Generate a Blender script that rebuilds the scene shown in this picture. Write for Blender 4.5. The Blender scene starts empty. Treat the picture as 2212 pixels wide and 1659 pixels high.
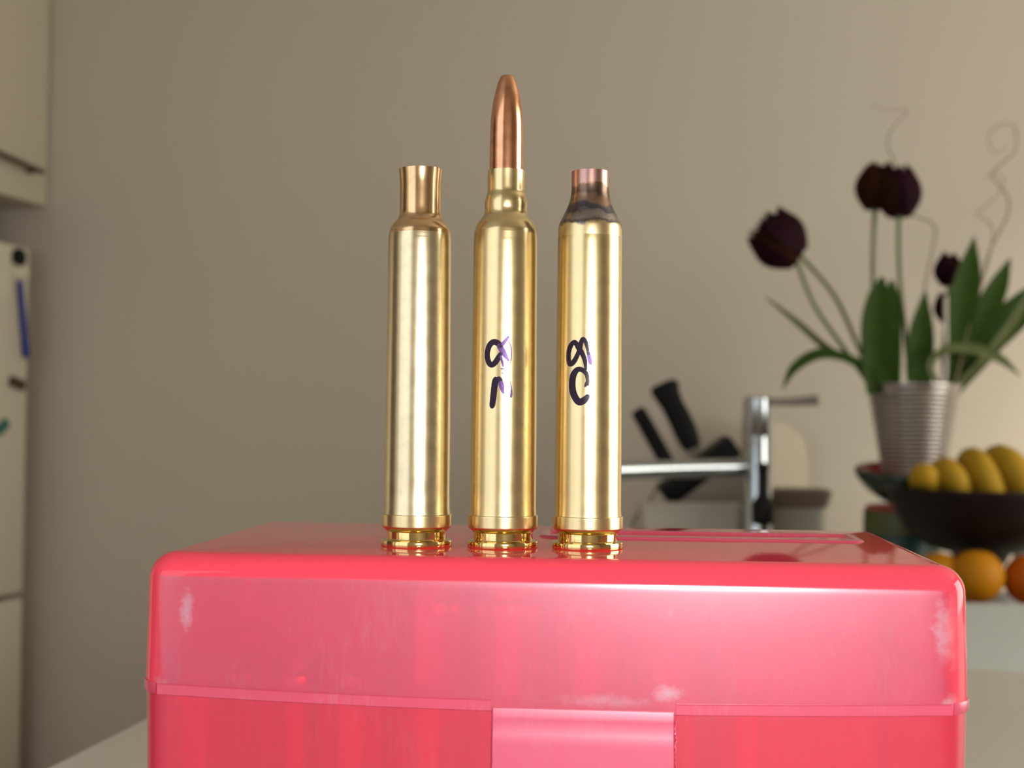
import bpy, bmesh, math, random
from math import sin, cos, pi, radians, sqrt, atan2
from mathutils import Vector, Matrix, noise
random.seed(7)
S = bpy.context.scene
C = S.collection

# ------------------------------------------------------------------ camera, world, lights, exposure
F = 2800.0
CAMZ = 1.26
PITCH = math.atan(75.5 / F)
ROLL = radians(0.55)
cam_d = bpy.data.cameras.new('camera')
cam = bpy.data.objects.new('camera', cam_d); C.objects.link(cam)
cam_d.sensor_width = 36.0
cam_d.lens = F / 2212.0 * 36.0
cam_d.clip_start = 0.01
cam_d.dof.use_dof = True
cam_d.dof.focus_distance = 0.245
cam_d.dof.aperture_fstop = 25.0
MC = Matrix.Translation((0, 0, CAMZ)) @ Matrix.Rotation(pi / 2 + PITCH, 4, 'X') @ Matrix.Rotation(-ROLL * -1, 4, 'Z')
cam.matrix_world = MC
S.camera = cam

w = bpy.data.worlds.new('daylight'); S.world = w; w.use_nodes = True
w.node_tree.nodes['Background'].inputs[0].default_value = (0.75, 0.85, 1.0, 1)
w.node_tree.nodes['Background'].inputs[1].default_value = 1.0
S.view_settings.view_transform = 'Standard'
S.view_settings.look = 'None'
S.view_settings.exposure = 0.0
S.view_settings.gamma = 1.0
S.view_settings.use_curve_mapping = False
S.cycles.max_bounces = 10
S.cycles.transparent_max_bounces = 16
S.cycles.sample_clamp_indirect = 6.0

TH = radians(13.0)
def room(u, v, z=0.0):            # room axes (u to the right, v into depth) -> world
    return Vector((u * cos(TH) + v * sin(TH), -u * sin(TH) + v * cos(TH), z))

def area(name, loc, target, sx, sy, power, col):
    d = bpy.data.lights.new(name, 'AREA'); d.shape = 'RECTANGLE'; d.size = sx; d.size_y = sy
    d.energy = power; d.color = col
    o = bpy.data.objects.new(name, d); C.objects.link(o)
    o.location = loc
    o.rotation_euler = (Vector(target) - Vector(loc)).to_track_quat('-Z', 'Y').to_euler()
    return o
BV_SUN = 2.60
# the camera's own flash, beside the lens
area('camera_flash', (0.032, -0.004, CAMZ + 0.012), (0.022, 0.3, CAMZ - 0.010), 0.044, 0.016, 0.66, (1.0, 0.985, 0.97))
# daylight through the window behind the camera (left) and through the window in the right wall
FU0, FU1, FZ0, FZ1 = -2.2, -0.36, 0.90, 2.40
FV = -1.25
area('daylight_front_window', room((FU0 + FU1) / 2, FV + 0.015, (FZ0 + FZ1) / 2), room((FU0 + FU1) / 2, 2, (FZ0 + FZ1) / 2),
     FU1 - FU0 - .08, FZ1 - FZ0 - .08, 5.6, (1.0, 0.97, 0.88))
RW = 2.0
RV0, RV1, RZ0, RZ1 = 0.25, 1.85, 0.95, 2.25
area('daylight_right_window', room(RW - 0.015, (RV0 + RV1) / 2, (RZ0 + RZ1) / 2), room(-1, (RV0 + RV1) / 2 + .1, (RZ0 + RZ1) / 2 - .1),
     RV1 - RV0 - .08, RZ1 - RZ0 - .08, 34.5, (1.0, 0.92, 0.77))

sd = bpy.data.lights.new('low_sun', 'SUN'); sd.energy = 3.6; sd.angle = radians(14); sd.color = (1.0, 0.93, 0.80)
so = bpy.data.objects.new('low_sun', sd); C.objects.link(so)
so.rotation_euler = (room(0.80, BV_SUN, 1.10) - room(RW, 0.95, 1.75)).to_track_quat('-Z', 'Y').to_euler()

# ------------------------------------------------------------------ helpers
MCi = MC.inverted()
def ray(px, py):
    d = MC.to_3x3() @ Vector(((px - 1106) / F, -(py - 829.5) / F, -1.0))
    return Vector(MC.translation), d
def at(px, py, depth):
    o, d = ray(px, py)
    return o + d * depth
def at_z(px, py, z):
    o, d = ray(px, py)
    return o + d * ((z - o.z) / d.z)
def at_u(px, py, u0):
    o, d = ray(px, py)
    n = Vector((cos(TH), -sin(TH), 0))
    return o + d * ((u0 - o.dot(n)) / d.dot(n))

def new_obj(name, me, m=None, parent=None, smooth=True):
    o = bpy.data.objects.new(name, me); C.objects.link(o)
    if m is not None:
        me.materials.clear(); me.materials.append(m)
    if smooth:
        me.polygons.foreach_set('use_smooth', [True] * len(me.polygons))
    if parent is not None:
        o.parent = parent
    return o
def from_bm(name, bm, m, parent=None, smooth=True, angle=40):
    bmesh.ops.recalc_face_normals(bm, faces=bm.faces)
    me = bpy.data.meshes.new(name); bm.to_mesh(me); bm.free()
    o = new_obj(name, me, m, parent, smooth)
    if smooth and angle:
        me.set_sharp_from_angle(angle=radians(angle))
    return o
def empty(name, loc=(0, 0, 0), rz=0.0):
    o = bpy.data.objects.new(name, None); C.objects.link(o)
    o.empty_display_size = 0.02
    o.location = loc; o.rotation_euler = (0, 0, rz)
    return o
def tag(o, label=None, cat=None, group=None, kind=None):
    if label: o['label'] = label
    if cat: o['category'] = cat
    if group: o['group'] = group
    if kind: o['kind'] = kind
    return o
def local(o, p):
    return o.matrix_basis.inverted() @ Vector(p)

def bm_box(bm, lo, hi, bevel=0.0, seg=2, M=None):
    r = bmesh.ops.create_cube(bm, size=1.0)
    vs = r['verts']
    for v in vs:
        v.co = Vector([lo[i] + (v.co[i] + .5) * (hi[i] - lo[i]) for i in range(3)])
    if bevel > 0:
        es = list({e for v in vs for e in v.link_edges})
        rr = bmesh.ops.bevel(bm, geom=es, offset=bevel, segments=seg, profile=0.5, affect='EDGES')
        vs = list({v for f in rr['faces'] for v in f.verts} | {v for v in vs if v.is_valid})
    if M is not None:
        for v in vs:
            v.co = M @ v.co
    return vs
def box(name, lo, hi, m, parent=None, bevel=0.0, seg=2, M=None):
    bm = bmesh.new(); bm_box(bm, lo, hi, bevel, seg, M)
    return from_bm(name, bm, m, parent)

def lathe_bm(profile, n=64, bm=None, close=False):
    """profile: list of (r, z); r == 0 closes to a pole"""
    bm = bm or bmesh.new()
    rings = []
    for r, z in profile:
        if r <= 1e-9:
            rings.append([bm.verts.new((0, 0, z))])
        else:
            rings.append([bm.verts.new((r * cos(2 * pi * k / n), r * sin(2 * pi * k / n), z)) for k in range(n)])
    pairs = list(zip(rings[:-1], rings[1:]))
    if close: pairs.append((rings[-1], rings[0]))
    for a, b in pairs:
        for k in range(n):
            k2 = (k + 1) % n
            if len(a) == 1 and len(b) == 1: continue
            if len(a) == 1: bm.faces.new((a[0], b[k], b[k2]))
            elif len(b) == 1: bm.faces.new((a[k], a[k2], b[0]))
            else: bm.faces.new((a[k], a[k2], b[k2], b[k]))
    return bm
def catmull(pts, n=8):
    pts = [Vector(p) for p in pts]
    P = [2 * pts[0] - pts[1]] + pts + [2 * pts[-1] - pts[-2]]
    out = []
    for i in range(1, len(P) - 2):
        for k in range(n):
            t = k / n
            a, b, c, d = P[i - 1], P[i], P[i + 1], P[i + 2]
            out.append(0.5 * ((2 * b) + (c - a) * t + (2 * a - 5 * b + 4 * c - d) * t * t + (3 * b - a - 3 * c + d) * t ** 3))
    out.append(P[-2])
    return out
def tube_bm(pts, rad, n=12, bm=None, sub=6):
    """pts: 3-D control points, rad: radius or list per control point"""
    bm = bm or bmesh.new()
    if not isinstance(rad, (list, tuple)): rad = [rad] * len(pts)
    path = catmull(pts, sub)
    rr = catmull([Vector((r, 0, 0)) for r in rad], sub)
    ref = None; rings = []
    for i, p in enumerate(path):
        t = (path[min(i + 1, len(path) - 1)] - path[max(i - 1, 0)]).normalized()
        if ref is None:
            ref = Vector((0, 0, 1)) if abs(t.z) < .9 else Vector((1, 0, 0))
        a = (ref - t * ref.dot(t)).normalized(); ref = a
        b = t.cross(a)
        r = max(rr[i].x, 1e-5)
        rings.append([bm.verts.new(p + r * (cos(2 * pi * k / n) * a + sin(2 * pi * k / n) * b)) for k in range(n)])
    for a, b in zip(rings[:-1], rings[1:]):
        for k in range(n):
            bm.faces.new((a[k], a[(k + 1) % n], b[(k + 1) % n], b[k]))
    bm.faces.new(list(reversed(rings[0]))); bm.faces.new(rings[-1])
    return bm

def rrect(x0, x1, y0, y1, r, n=8):
    pts = []
    for cx, cy, a0 in ((x1 - r, y0 + r, -90), (x1 - r, y1 - r, 0), (x0 + r, y1 - r, 90), (x0 + r, y0 + r, 180)):
        for k in range(n + 1):
            a = radians(a0 + 90 * k / n)
            pts.append((cx + r * cos(a), cy + r * sin(a)))
    return pts
def dense(pts, step):
    out = []
    for i, p in enumerate(pts):
        q = pts[(i + 1) % len(pts)]
        L = sqrt((p[0] - q[0]) ** 2 + (p[1] - q[1]) ** 2)
        k = max(1, int(L / step))
        for j in range(k):
            out.append((p[0] + (q[0] - p[0]) * j / k, p[1] + (q[1] - p[1]) * j / k))
    return out
def loft_bm(rings, bm=None, cap0=True, cap1=True, close=False):
    bm = bm or bmesh.new()
    R = [[bm.verts.new(p) for p in r] for r in rings]
    n = len(R[0])
    pr = list(zip(R[:-1], R[1:]))
    if close: pr.append((R[-1], R[0]))
    for a, b in pr:
        for k in range(n):
            bm.faces.new((a[k], a[(k + 1) % n], b[(k + 1) % n], b[k]))
    if cap0: bm.faces.new(list(reversed(R[0])))
    if cap1: bm.faces.new(R[-1])
    return bm

# ------------------------------------------------------------------ materials
def mat(name, col, rough=0.5, metal=0.0, var=0.0, scale=40.0, bump=0.0, bscale=200.0, spec=0.5, coat=0.0, rvar=0.0, emit=None, trans=0.0, sss=0.0):
    m = bpy.data.materials.new(name); m.use_nodes = True
    nt = m.node_tree; N = nt.nodes; L = nt.links
    b = N['Principled BSDF']
    b.inputs['Base Color'].default_value = (*col, 1)
    b.inputs['Roughness'].default_value = rough
    b.inputs['Metallic'].default_value = metal
    b.inputs['Specular IOR Level'].default_value = spec
    b.inputs['Coat Weight'].default_value = coat
    b.inputs['Transmission Weight'].default_value = trans
    if sss: b.inputs['Subsurface Weight'].default_value = sss; b.inputs['Subsurface Radius'].default_value = (.01, .005, .003)
    tc = N.new('ShaderNodeTexCoord')
    if var or rvar:
        n = N.new('ShaderNodeTexNoise'); n.inputs['Scale'].default_value = scale; n.inputs['Detail'].default_value = 5
        L.new(tc.outputs['Object'], n.inputs['Vector'])
        if var:
            mx = N.new('ShaderNodeMix'); mx.data_type = 'RGBA'
            mx.inputs['A'].default_value = (*[c * (1 - var) for c in col], 1)
            mx.inputs['B'].default_value = (*[min(1, c * (1 + var)) for c in col], 1)
            L.new(n.outputs['Fac'], mx.inputs['Factor']); L.new(mx.outputs['Result'], b.inputs['Base Color'])
        if rvar:
            mr = N.new('ShaderNodeMapRange')
            mr.inputs['From Min'].default_value = .3; mr.inputs['From Max'].default_value = .7
            mr.inputs['To Min'].default_value = max(0.02, rough - rvar); mr.inputs['To Max'].default_value = min(1, rough + rvar)
            L.new(n.outputs['Fac'], mr.inputs['Value']); L.new(mr.outputs['Result'], b.inputs['Roughness'])
    if bump:
        n2 = N.new('ShaderNodeTexNoise'); n2.inputs['Scale'].default_value = bscale; n2.inputs['Detail'].default_value = 3
        L.new(tc.outputs['Object'], n2.inputs['Vector'])
        bp = N.new('ShaderNodeBump'); bp.inputs['Strength'].default_value = bump; bp.inputs['Distance'].default_value = 0.0005
        L.new(n2.outputs['Fac'], bp.inputs['Height']); L.new(bp.outputs['Normal'], b.inputs['Normal'])
    return m

def brass_mat(name, col, rough, marks=0.3, streak=True):
    """brass with tarnish specks and fine vertical draw streaks"""
    m = bpy.data.materials.new(name); m.use_nodes = True
    nt = m.node_tree; N = nt.nodes; L = nt.links
    b = N['Principled BSDF']; b.inputs['Metallic'].default_value = 1.0
    tc = N.new('ShaderNodeTexCoord')
    mp = N.new('ShaderNodeMapping'); mp.inputs['Scale'].default_value = (900, 900, 60)
    L.new(tc.outputs['Object'], mp.inputs['Vector'])
    st = N.new('ShaderNodeTexNoise'); st.inputs['Scale'].default_value = 1.0; st.inputs['Detail'].default_value = 4
    L.new(mp.outputs['Vector'], st.inputs['Vector'])
    sp = N.new('ShaderNodeTexNoise'); sp.inputs['Scale'].default_value = 5000; sp.inputs['Detail'].default_value = 3
    L.new(tc.outputs['Object'], sp.inputs['Vector'])
    bl = N.new('ShaderNodeTexNoise'); bl.inputs['Scale'].default_value = 420; bl.inputs['Detail'].default_value = 4
    L.new(tc.outputs['Object'], bl.inputs['Vector'])
    cr = N.new('ShaderNodeValToRGB')
    cr.color_ramp.elements[0].position = .30; cr.color_ramp.elements[0].color = (*[c * (1 - marks) for c in col], 1)
    cr.color_ramp.elements[1].position = .60; cr.color_ramp.elements[1].color = (*col, 1)
    L.new(bl.outputs['Fac'], cr.inputs['Fac']); L.new(cr.outputs['Color'], b.inputs['Base Color'])
    mr = N.new('ShaderNodeMapRange'); mr.inputs['From Min'].default_value = .3; mr.inputs['From Max'].default_value = .7
    mr.inputs['To Min'].default_value = rough * .96; mr.inputs['To Max'].default_value = rough * 1.05
    L.new(bl.outputs['Fac'], mr.inputs['Value']); L.new(mr.outputs['Result'], b.inputs['Roughness'])
    ad = N.new('ShaderNodeMath'); ad.operation = 'ADD'
    L.new(sp.outputs['Fac'], ad.inputs[0]); L.new(st.outputs['Fac'], ad.inputs[1])
    bp = N.new('ShaderNodeBump'); bp.inputs['Strength'].default_value = 0.05; bp.inputs['Distance'].default_value = 0.00001
    L.new(ad.outputs[0], bp.inputs['Height']); L.new(bp.outputs['Normal'], b.inputs['Normal'])
    return m

BR = (0.79, 0.63, 0.34)
M = {}
M['brass'] = brass_mat('brushed_brass', BR, 0.25, .05)
M['brass_pale'] = brass_mat('pale_brass', (0.79, 0.67, 0.44), 0.25, .10)
M['brass_turned'] = brass_mat('turned_brass', (0.86, 0.64, 0.28), 0.10, .1)
M['brass_dull'] = brass_mat('copper_toned_brass', (0.80, 0.54, 0.30), 0.20, .2)
M['copper'] = brass_mat('copper_jacket', (0.84, 0.42, 0.24), 0.20, .25)
M['dark_hollow'] = mat('dark_hollow', (0.05, 0.03, 0.02), .8)
M['ink'] = mat('marker_ink', (0.022, 0.004, 0.03), .38, var=.3, scale=900)
M['ink_pale'] = mat('pale_marker_ink', (0.20, 0.10, 0.33), .40, metal=.45, var=.5, scale=1400)  # paler, partly metallic purple for some of the strokes

def annealed():
    """heat-coloured neck and shoulder of the annealed case: bands by height (object space, metres)"""
    m = bpy.data.materials.new('annealed_brass'); m.use_nodes = True
    N = m.node_tree.nodes; L = m.node_tree.links; b = N['Principled BSDF']
    b.inputs['Metallic'].default_value = 1.0
    tc = N.new('ShaderNodeTexCoord'); sx = N.new('ShaderNodeSeparateXYZ'); L.new(tc.outputs['Object'], sx.inputs[0])
    n = N.new('ShaderNodeTexNoise'); n.inputs['Scale'].default_value = 260; n.inputs['Detail'].default_value = 4
    L.new(tc.outputs['Object'], n.inputs['Vector'])
    nm = N.new('ShaderNodeMath'); nm.operation = 'MULTIPLY_ADD'; nm.inputs[1].default_value = 0.0044; nm.inputs[2].default_value = -0.0022
    L.new(n.outputs['Fac'], nm.inputs[0])
    ad = N.new('ShaderNodeMath'); ad.operation = 'ADD'; L.new(sx.outputs['Z'], ad.inputs[0]); L.new(nm.outputs[0], ad.inputs[1])
    mr = N.new('ShaderNodeMapRange'); mr.inputs['From Min'].default_value = 0.060; mr.inputs['From Max'].default_value = 0.074
    L.new(ad.outputs[0], mr.inputs['Value'])
    cr = N.new('ShaderNodeValToRGB'); e = cr.color_ramp.elements
    cols = [(0.0, (0.80, 0.64, 0.35)), (0.06, (0.80, 0.64, 0.35)), (0.10, (0.14, 0.13, 0.14)), (0.15, (0.38, 0.34, 0.30)), (0.24, (0.30, 0.26, 0.25)), (0.28, (0.11, 0.11, 0.14)),
            (0.34, (0.14, 0.13, 0.14)), (0.39, (0.36, 0.25, 0.18)), (0.49, (0.32, 0.20, 0.14)), (0.53, (0.15, 0.11, 0.09)), (0.61, (0.22, 0.14, 0.10)), (0.655, (0.54, 0.33, 0.27)),
            (0.88, (0.52, 0.29, 0.28)), (0.93, (0.26, 0.15, 0.13)), (1.0, (0.10, 0.08, 0.08))]
    e[0].position = cols[0][0]; e[0].color = (*cols[0][1], 1)
    e[1].position = cols[-1][0]; e[1].color = (*cols[-1][1], 1)
    for p, c in cols[1:-1]:
        x = e.new(p); x.color = (*c, 1)
    L.new(mr.outputs['Result'], cr.inputs['Fac']); L.new(cr.outputs['Color'], b.inputs['Base Color'])
    b.inputs['Roughness'].default_value = .29
    return m
M['annealed'] = annealed()

def plastic(name, deep, haze, t_fac, gloss_r=0.2, scuff=0.0, haze_mix=0.4, broad=0.0, wear=False, into=None):
    """translucent red polypropylene: tinted see-through + milky body + gloss, optional white scuffs"""
    if into is None:
        m = bpy.data.materials.new(name); m.use_nodes = True
        m.node_tree.nodes.remove(m.node_tree.nodes['Principled BSDF'])
    else:
        m = into
    N = m.node_tree.nodes; L = m.node_tree.links
    out = N['Material Output']
    tc = N.new('ShaderNodeTexCoord')
    tr = N.new('ShaderNodeBsdfTransparent'); tr.inputs[0].default_value = (*deep, 1)
    rf = N.new('ShaderNodeBsdfRefraction'); rf.inputs['Color'].default_value = (*deep, 1); rf.inputs['Roughness'].default_value = .30; rf.inputs['IOR'].default_value = 1.06
    see = N.new('ShaderNodeMixShader'); see.inputs[0].default_value = .25
    L.new(tr.outputs[0], see.inputs[1]); L.new(rf.outputs[0], see.inputs[2])
    df = N.new('ShaderNodeBsdfDiffuse'); tl = N.new('ShaderNodeBsdfTranslucent')
    tl.inputs[0].default_value = (*haze, 1)
    # base colour with cloudy scuffing
    n1 = N.new('ShaderNodeTexNoise'); n1.inputs['Scale'].default_value = 45; n1.inputs['Detail'].default_value = 5; n1.inputs['Roughness'].default_value = .65
    L.new(tc.outputs['Object'], n1.inputs['Vector'])
    mp = N.new('ShaderNodeMapping'); mp.inputs['Scale'].default_value = (1400, 700, 330); mp.inputs['Rotation'].default_value = (0, radians(-38), 0)
    L.new(tc.outputs['Object'], mp.inputs['Vector'])
    n2 = N.new('ShaderNodeTexNoise'); n2.inputs['Scale'].default_value = 1; n2.inputs['Detail'].default_value = 2
    L.new(mp.outputs['Vector'], n2.inputs['Vector'])
    r1 = N.new('ShaderNodeMapRange'); r1.inputs['From Min'].default_value = .45; r1.inputs['From Max'].default_value = .78; r1.inputs['To Max'].default_value = 1
    L.new(n1.outputs['Fac'], r1.inputs['Value'])
    r2 = N.new('ShaderNodeMapRange'); r2.inputs['From Min'].default_value = .42; r2.inputs['From Max'].default_value = .75
    L.new(n2.outputs['Fac'], r2.inputs['Value'])
    mu = N.new('ShaderNodeMath'); mu.operation = 'MULTIPLY'; L.new(r1.outputs[0], mu.inputs[0]); L.new(r2.outputs[0], mu.inputs[1])
    sc = N.new('ShaderNodeMath'); sc.operation = 'MULTIPLY'; sc.inputs[1].default_value = scuff; L.new(mu.outputs[0], sc.inputs[0])
    if wear:      # rubbed, whitened corners
        last = sc
        for (wx, wz), (sx_, sz_), amt in (((-63.2, 96.0), (1.3, 4.5), .7), ((68.0, 95.0), (3.2, 6.5), .75), ((68.0, 83.0), (2.0, 1.8), .9), ((-68.5, 82.8), (2.5, 1.5), .55), ((21.0, 83.5), (3.0, 1.6), .7), ((10, 82), (9, 1.3), .35)):
            sb = N.new('ShaderNodeVectorMath'); sb.operation = 'SUBTRACT'; sb.inputs[1].default_value = (wx * .001, 0, wz * .001)
            L.new(tc.outputs['Object'], sb.inputs[0])
            ml = N.new('ShaderNodeVectorMath'); ml.operation = 'MULTIPLY'; ml.inputs[1].default_value = (1000 / sx_, 0, 1000 / sz_)
            L.new(sb.outputs[0], ml.inputs[0])
            ln = N.new('ShaderNodeVectorMath'); ln.operation = 'LENGTH'; L.new(ml.outputs[0], ln.inputs[0])
            wn = N.new('ShaderNodeTexNoise'); wn.inputs['Scale'].default_value = 700; wn.inputs['Detail'].default_value = 6; wn.inputs['Roughness'].default_value = .7
            L.new(tc.outputs['Object'], wn.inputs['Vector'])
            a1 = N.new('ShaderNodeMath'); a1.operation = 'MULTIPLY_ADD'; a1.inputs[1].default_value = 1.8; L.new(wn.outputs['Fac'], a1.inputs[0]); L.new(ln.outputs['Value'], a1.inputs[2])
            r3 = N.new('ShaderNodeMapRange'); r3.inputs['From Min'].default_value = 1.95; r3.inputs['From Max'].default_value = 1.0; r3.inputs['To Max'].default_value = amt
            L.new(a1.outputs[0], r3.inputs['Value'])
            mxm = N.new('ShaderNodeMath'); mxm.operation = 'MAXIMUM'; L.new(last.outputs[0], mxm.inputs[0]); L.new(r3.outputs['Result'], mxm.inputs[1])
            last = mxm
        sc = last
    cm = N.new('ShaderNodeMix'); cm.data_type = 'RGBA'
    cm.inputs['A'].default_value = (*haze, 1); cm.inputs['B'].default_value = (0.95, 0.72, 0.85, 1)
    L.new(sc.outputs[0], cm.inputs['Factor']); L.new(cm.outputs['Result'], df.inputs[0])
    body = N.new('ShaderNodeMixShader'); body.inputs[0].default_value = haze_mix
    L.new(df.outputs[0], body.inputs[1]); L.new(tl.outputs[0], body.inputs[2])
    mx = N.new('ShaderNodeMixShader'); mx.inputs[0].default_value = t_fac
    L.new(body.outputs[0], mx.inputs[1]); L.new(see.outputs[0], mx.inputs[2])
    gl = N.new('ShaderNodeBsdfGlossy'); gl.inputs['Roughness'].default_value = gloss_r
    gl.inputs['Color'].default_value = (1, 1, 1, 1)
    fr = N.new('ShaderNodeFresnel'); fr.inputs[0].default_value = 1.49
    gm = N.new('ShaderNodeMixShader'); L.new(fr.outputs[0], gm.inputs[0])
    L.new(mx.outputs[0], gm.inputs[1]); L.new(gl.outputs[0], gm.inputs[2])
    if broad:
        g2 = N.new('ShaderNodeBsdfGlossy'); g2.inputs['Roughness'].default_value = .44; g2.inputs['Color'].default_value = (1.0, .84, .97, 1)
        bm2 = N.new('ShaderNodeMixShader'); bm2.inputs[0].default_value = broad
        L.new(mx.outputs[0], bm2.inputs[1]); L.new(g2.outputs[0], bm2.inputs[2])
        L.new(bm2.outputs[0], gm.inputs[1])
    if into is not None: return gm.outputs[0]
    L.new(gm.outputs[0], out.inputs[0])
    return m
def lid_material(zb, xb):
    """polished rounded edges fading into the frosted faces (object space of the box)"""
    m = bpy.data.materials.new('red_plastic_lid'); m.use_nodes = True
    N = m.node_tree.nodes; L = m.node_tree.links; N.remove(N['Principled BSDF'])
    a = plastic('x', RED, (0.98, 0.070, 0.120), .10, .045, 0.0, haze_mix=.15, into=m)
    b = plastic('x', (1.0, 0.24, 0.32), (0.97, 0.040, 0.135), .33, .22, .18, broad=.088, wear=True, into=m)
    tc = N.new('ShaderNodeTexCoord'); sx = N.new('ShaderNodeSeparateXYZ'); L.new(tc.outputs['Object'], sx.inputs[0])
    nz = N.new('ShaderNodeTexNoise'); nz.inputs['Scale'].default_value = 90; L.new(tc.outputs['Object'], nz.inputs['Vector'])
    def ramp(sock, lo, hi):
        r_ = N.new('ShaderNodeMapRange'); r_.interpolation_type = 'SMOOTHSTEP'
        r_.inputs['From Min'].default_value = lo; r_.inputs['From Max'].default_value = hi
        L.new(sock, r_.inputs['Value']); return r_.outputs['Result']
    wob = N.new('ShaderNodeMath'); wob.operation = 'MULTIPLY_ADD'; wob.inputs[1].default_value = .0022; L.new(nz.outputs['Fac'], wob.inputs[0])
    ab = N.new('ShaderNodeMath'); ab.operation = 'ABSOLUTE'; L.new(sx.outputs['X'], ab.inputs[0]); L.new(ab.outputs[0], wob.inputs[2])
    mz = ramp(sx.outputs['Z'], zb - .0003, zb + .0002); mx_ = ramp(wob.outputs[0], xb - .0045, xb)
    mm_ = N.new('ShaderNodeMath'); mm_.operation = 'MAXIMUM'; L.new(mz, mm_.inputs[0]); L.new(mx_, mm_.inputs[1])
    ms = N.new('ShaderNodeMixShader'); L.new(mm_.outputs[0], ms.inputs[0]); L.new(b, ms.inputs[1]); L.new(a, ms.inputs[2])
    L.new(ms.outputs[0], N['Material Output'].inputs[0])
    return m
def inner_clear():
    m = bpy.data.materials.new('red_plastic_inner'); m.use_nodes = True
    N = m.node_tree.nodes; L = m.node_tree.links
    N.remove(N['Principled BSDF'])
    tr = N.new('ShaderNodeBsdfTransparent'); tr.inputs[0].default_value = (1.0, .62, .68, 1)
    gl = N.new('ShaderNodeBsdfGlossy'); gl.inputs['Roughness'].default_value = .3
    mx = N.new('ShaderNodeMixShader'); mx.inputs[0].default_value = .03
    L.new(tr.outputs[0], mx.inputs[1]); L.new(gl.outputs[0], mx.inputs[2]); L.new(mx.outputs[0], N['Material Output'].inputs[0])
    return m
RED = (0.98, 0.16, 0.19)
M['lid_top'] = plastic('red_plastic_polished', RED, (1.0, 0.085, 0.135), .06, .045, 0.0, haze_mix=.10)
M['lid_face'] = plastic('red_plastic_frosted', (1.0, 0.24, 0.32), (0.95, 0.045, 0.145), .42, .22, .22, broad=.075, wear=True)
M['base_face'] = plastic('red_plastic_base', (1.0, 0.14, 0.18), (0.95, 0.030, 0.095), .36, .28, .12, haze_mix=.3, broad=.045)
M['tab_face'] = plastic('pink_plastic_latch', (1.0, 0.45, 0.55), (0.92, 0.11, 0.24), .22, .36, .2, broad=.06)
M['flange'] = plastic('pink_plastic_flange', (1.0, 0.42, 0.50), (0.93, 0.10, 0.22), .28, .25, .3, broad=.05)
M['inner'] = inner_clear()
M['tray'] = mat('red_tray', (0.55, 0.03, 0.05), .4)

M['wall'] = mat('wall_paint', (0.60, 0.545, 0.46), .85, var=.02, scale=3, bump=.15, bscale=300)
M['ceiling'] = mat('ceiling_paint', (0.72, 0.69, 0.62), .9)
M['floor'] = mat('floor_boards', (0.30, 0.22, 0.15), .5, var=.2, scale=6)
M['white_lam'] = mat('white_laminate', (0.66, 0.64, 0.58), .38, var=.02, scale=10)
M['cab'] = mat('cream_cabinet', (0.62, 0.56, 0.44), .45, var=.03, scale=5)
M['fridge'] = mat('white_enamel', (0.72, 0.67, 0.55), .35)
M['gasket'] = mat('grey_rubber_and_shade', (0.10, 0.09, 0.07), .7)  # fridge gasket, and the dark panel standing in for shade above the fridge
M['darkmetal'] = mat('dark_handle', (0.10, 0.08, 0.05), .4, metal=.6)
M['chrome'] = mat('chrome', (0.46, 0.50, 0.54), .17, metal=1.0)
M['black'] = mat('black_plastic', (0.004, 0.004, 0.006), .5, spec=.25)
M['steel'] = mat('brushed_steel', (0.36, 0.33, 0.30), .40, metal=.85, var=.1, scale=60)
M['vase'] = mat('ribbed_tin', (0.40, 0.37, 0.35), .32, metal=.9, var=.15, scale=30)
M['black_wood'] = mat('dark_wood', (0.010, 0.005, 0.005), .45, var=.3, scale=30, spec=.2)
M['banana'] = mat('banana_skin', (0.42, 0.25, 0.012), .6, var=.25, scale=30, spec=.25)
M['banana_tip'] = mat('banana_tip', (0.12, 0.08, 0.02), .7)
M['orange'] = mat('orange_peel', (0.48, 0.19, 0.003), .55, spec=.2, var=.08, scale=30, bump=.5, bscale=500)
M['orange_deep'] = mat('deep_orange_peel', (0.48, 0.105, 0.003), .55, spec=.2, var=.08, scale=30, bump=.5, bscale=500)
M['petal'] = mat('maroon_petal', (0.032, 0.005, 0.013), .7, spec=.15, var=.5, scale=60)
M['petal_brown'] = mat('brown_petal', (0.050, 0.013, 0.005), .7, spec=.15, var=.5, scale=60)
M['stem'] = mat('green_stem', (0.11, 0.15, 0.055), .5)
M['leaf'] = mat('green_leaf', (0.045, 0.105, 0.008), .55, spec=.25, var=.35, scale=50)
M['leaf_pale'] = mat('pale_green_leaf', (0.16, 0.20, 0.06), .5, var=.25, scale=50)
M['twig'] = mat('brown_twig', (0.26, 0.21, 0.13), .7)
M['olive'] = mat('olive_enamel', (0.075, 0.085, 0.020), .45, var=.2, scale=30)
M['teal'] = mat('teal_band', (0.010, 0.045, 0.038), .45)
M['dgreen'] = mat('dark_green_glaze', (0.004, 0.022, 0.017), .2, coat=.4)
M['redglaze'] = mat('red_glaze', (0.42, 0.025, 0.02), .25)
M['ceramic'] = mat('white_ceramic', (0.52, 0.55, 0.52), .25, coat=.3)
M['white'] = mat('white_gloss', (0.82, 0.82, 0.70), .2)
M['greybox'] = mat('grey_plastic', (0.33, 0.31, 0.27), .5)
M['brownlid'] = mat('brown_lid', (0.17, 0.125, 0.095), .5)
M['whitebox'] = mat('off_white_plastic', (0.50, 0.47, 0.41), .5)
M['cream'] = mat('cream_board', (0.60, 0.53, 0.41), .5)
M['paper'] = mat('paper', (0.70, 0.65, 0.52), .8)
M['blue'] = mat('blue_plastic', (0.012, 0.025, 0.26), .35)
M['magnet_brown'] = mat('brown_magnet', (0.07, 0.04, 0.015), .5)
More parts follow.
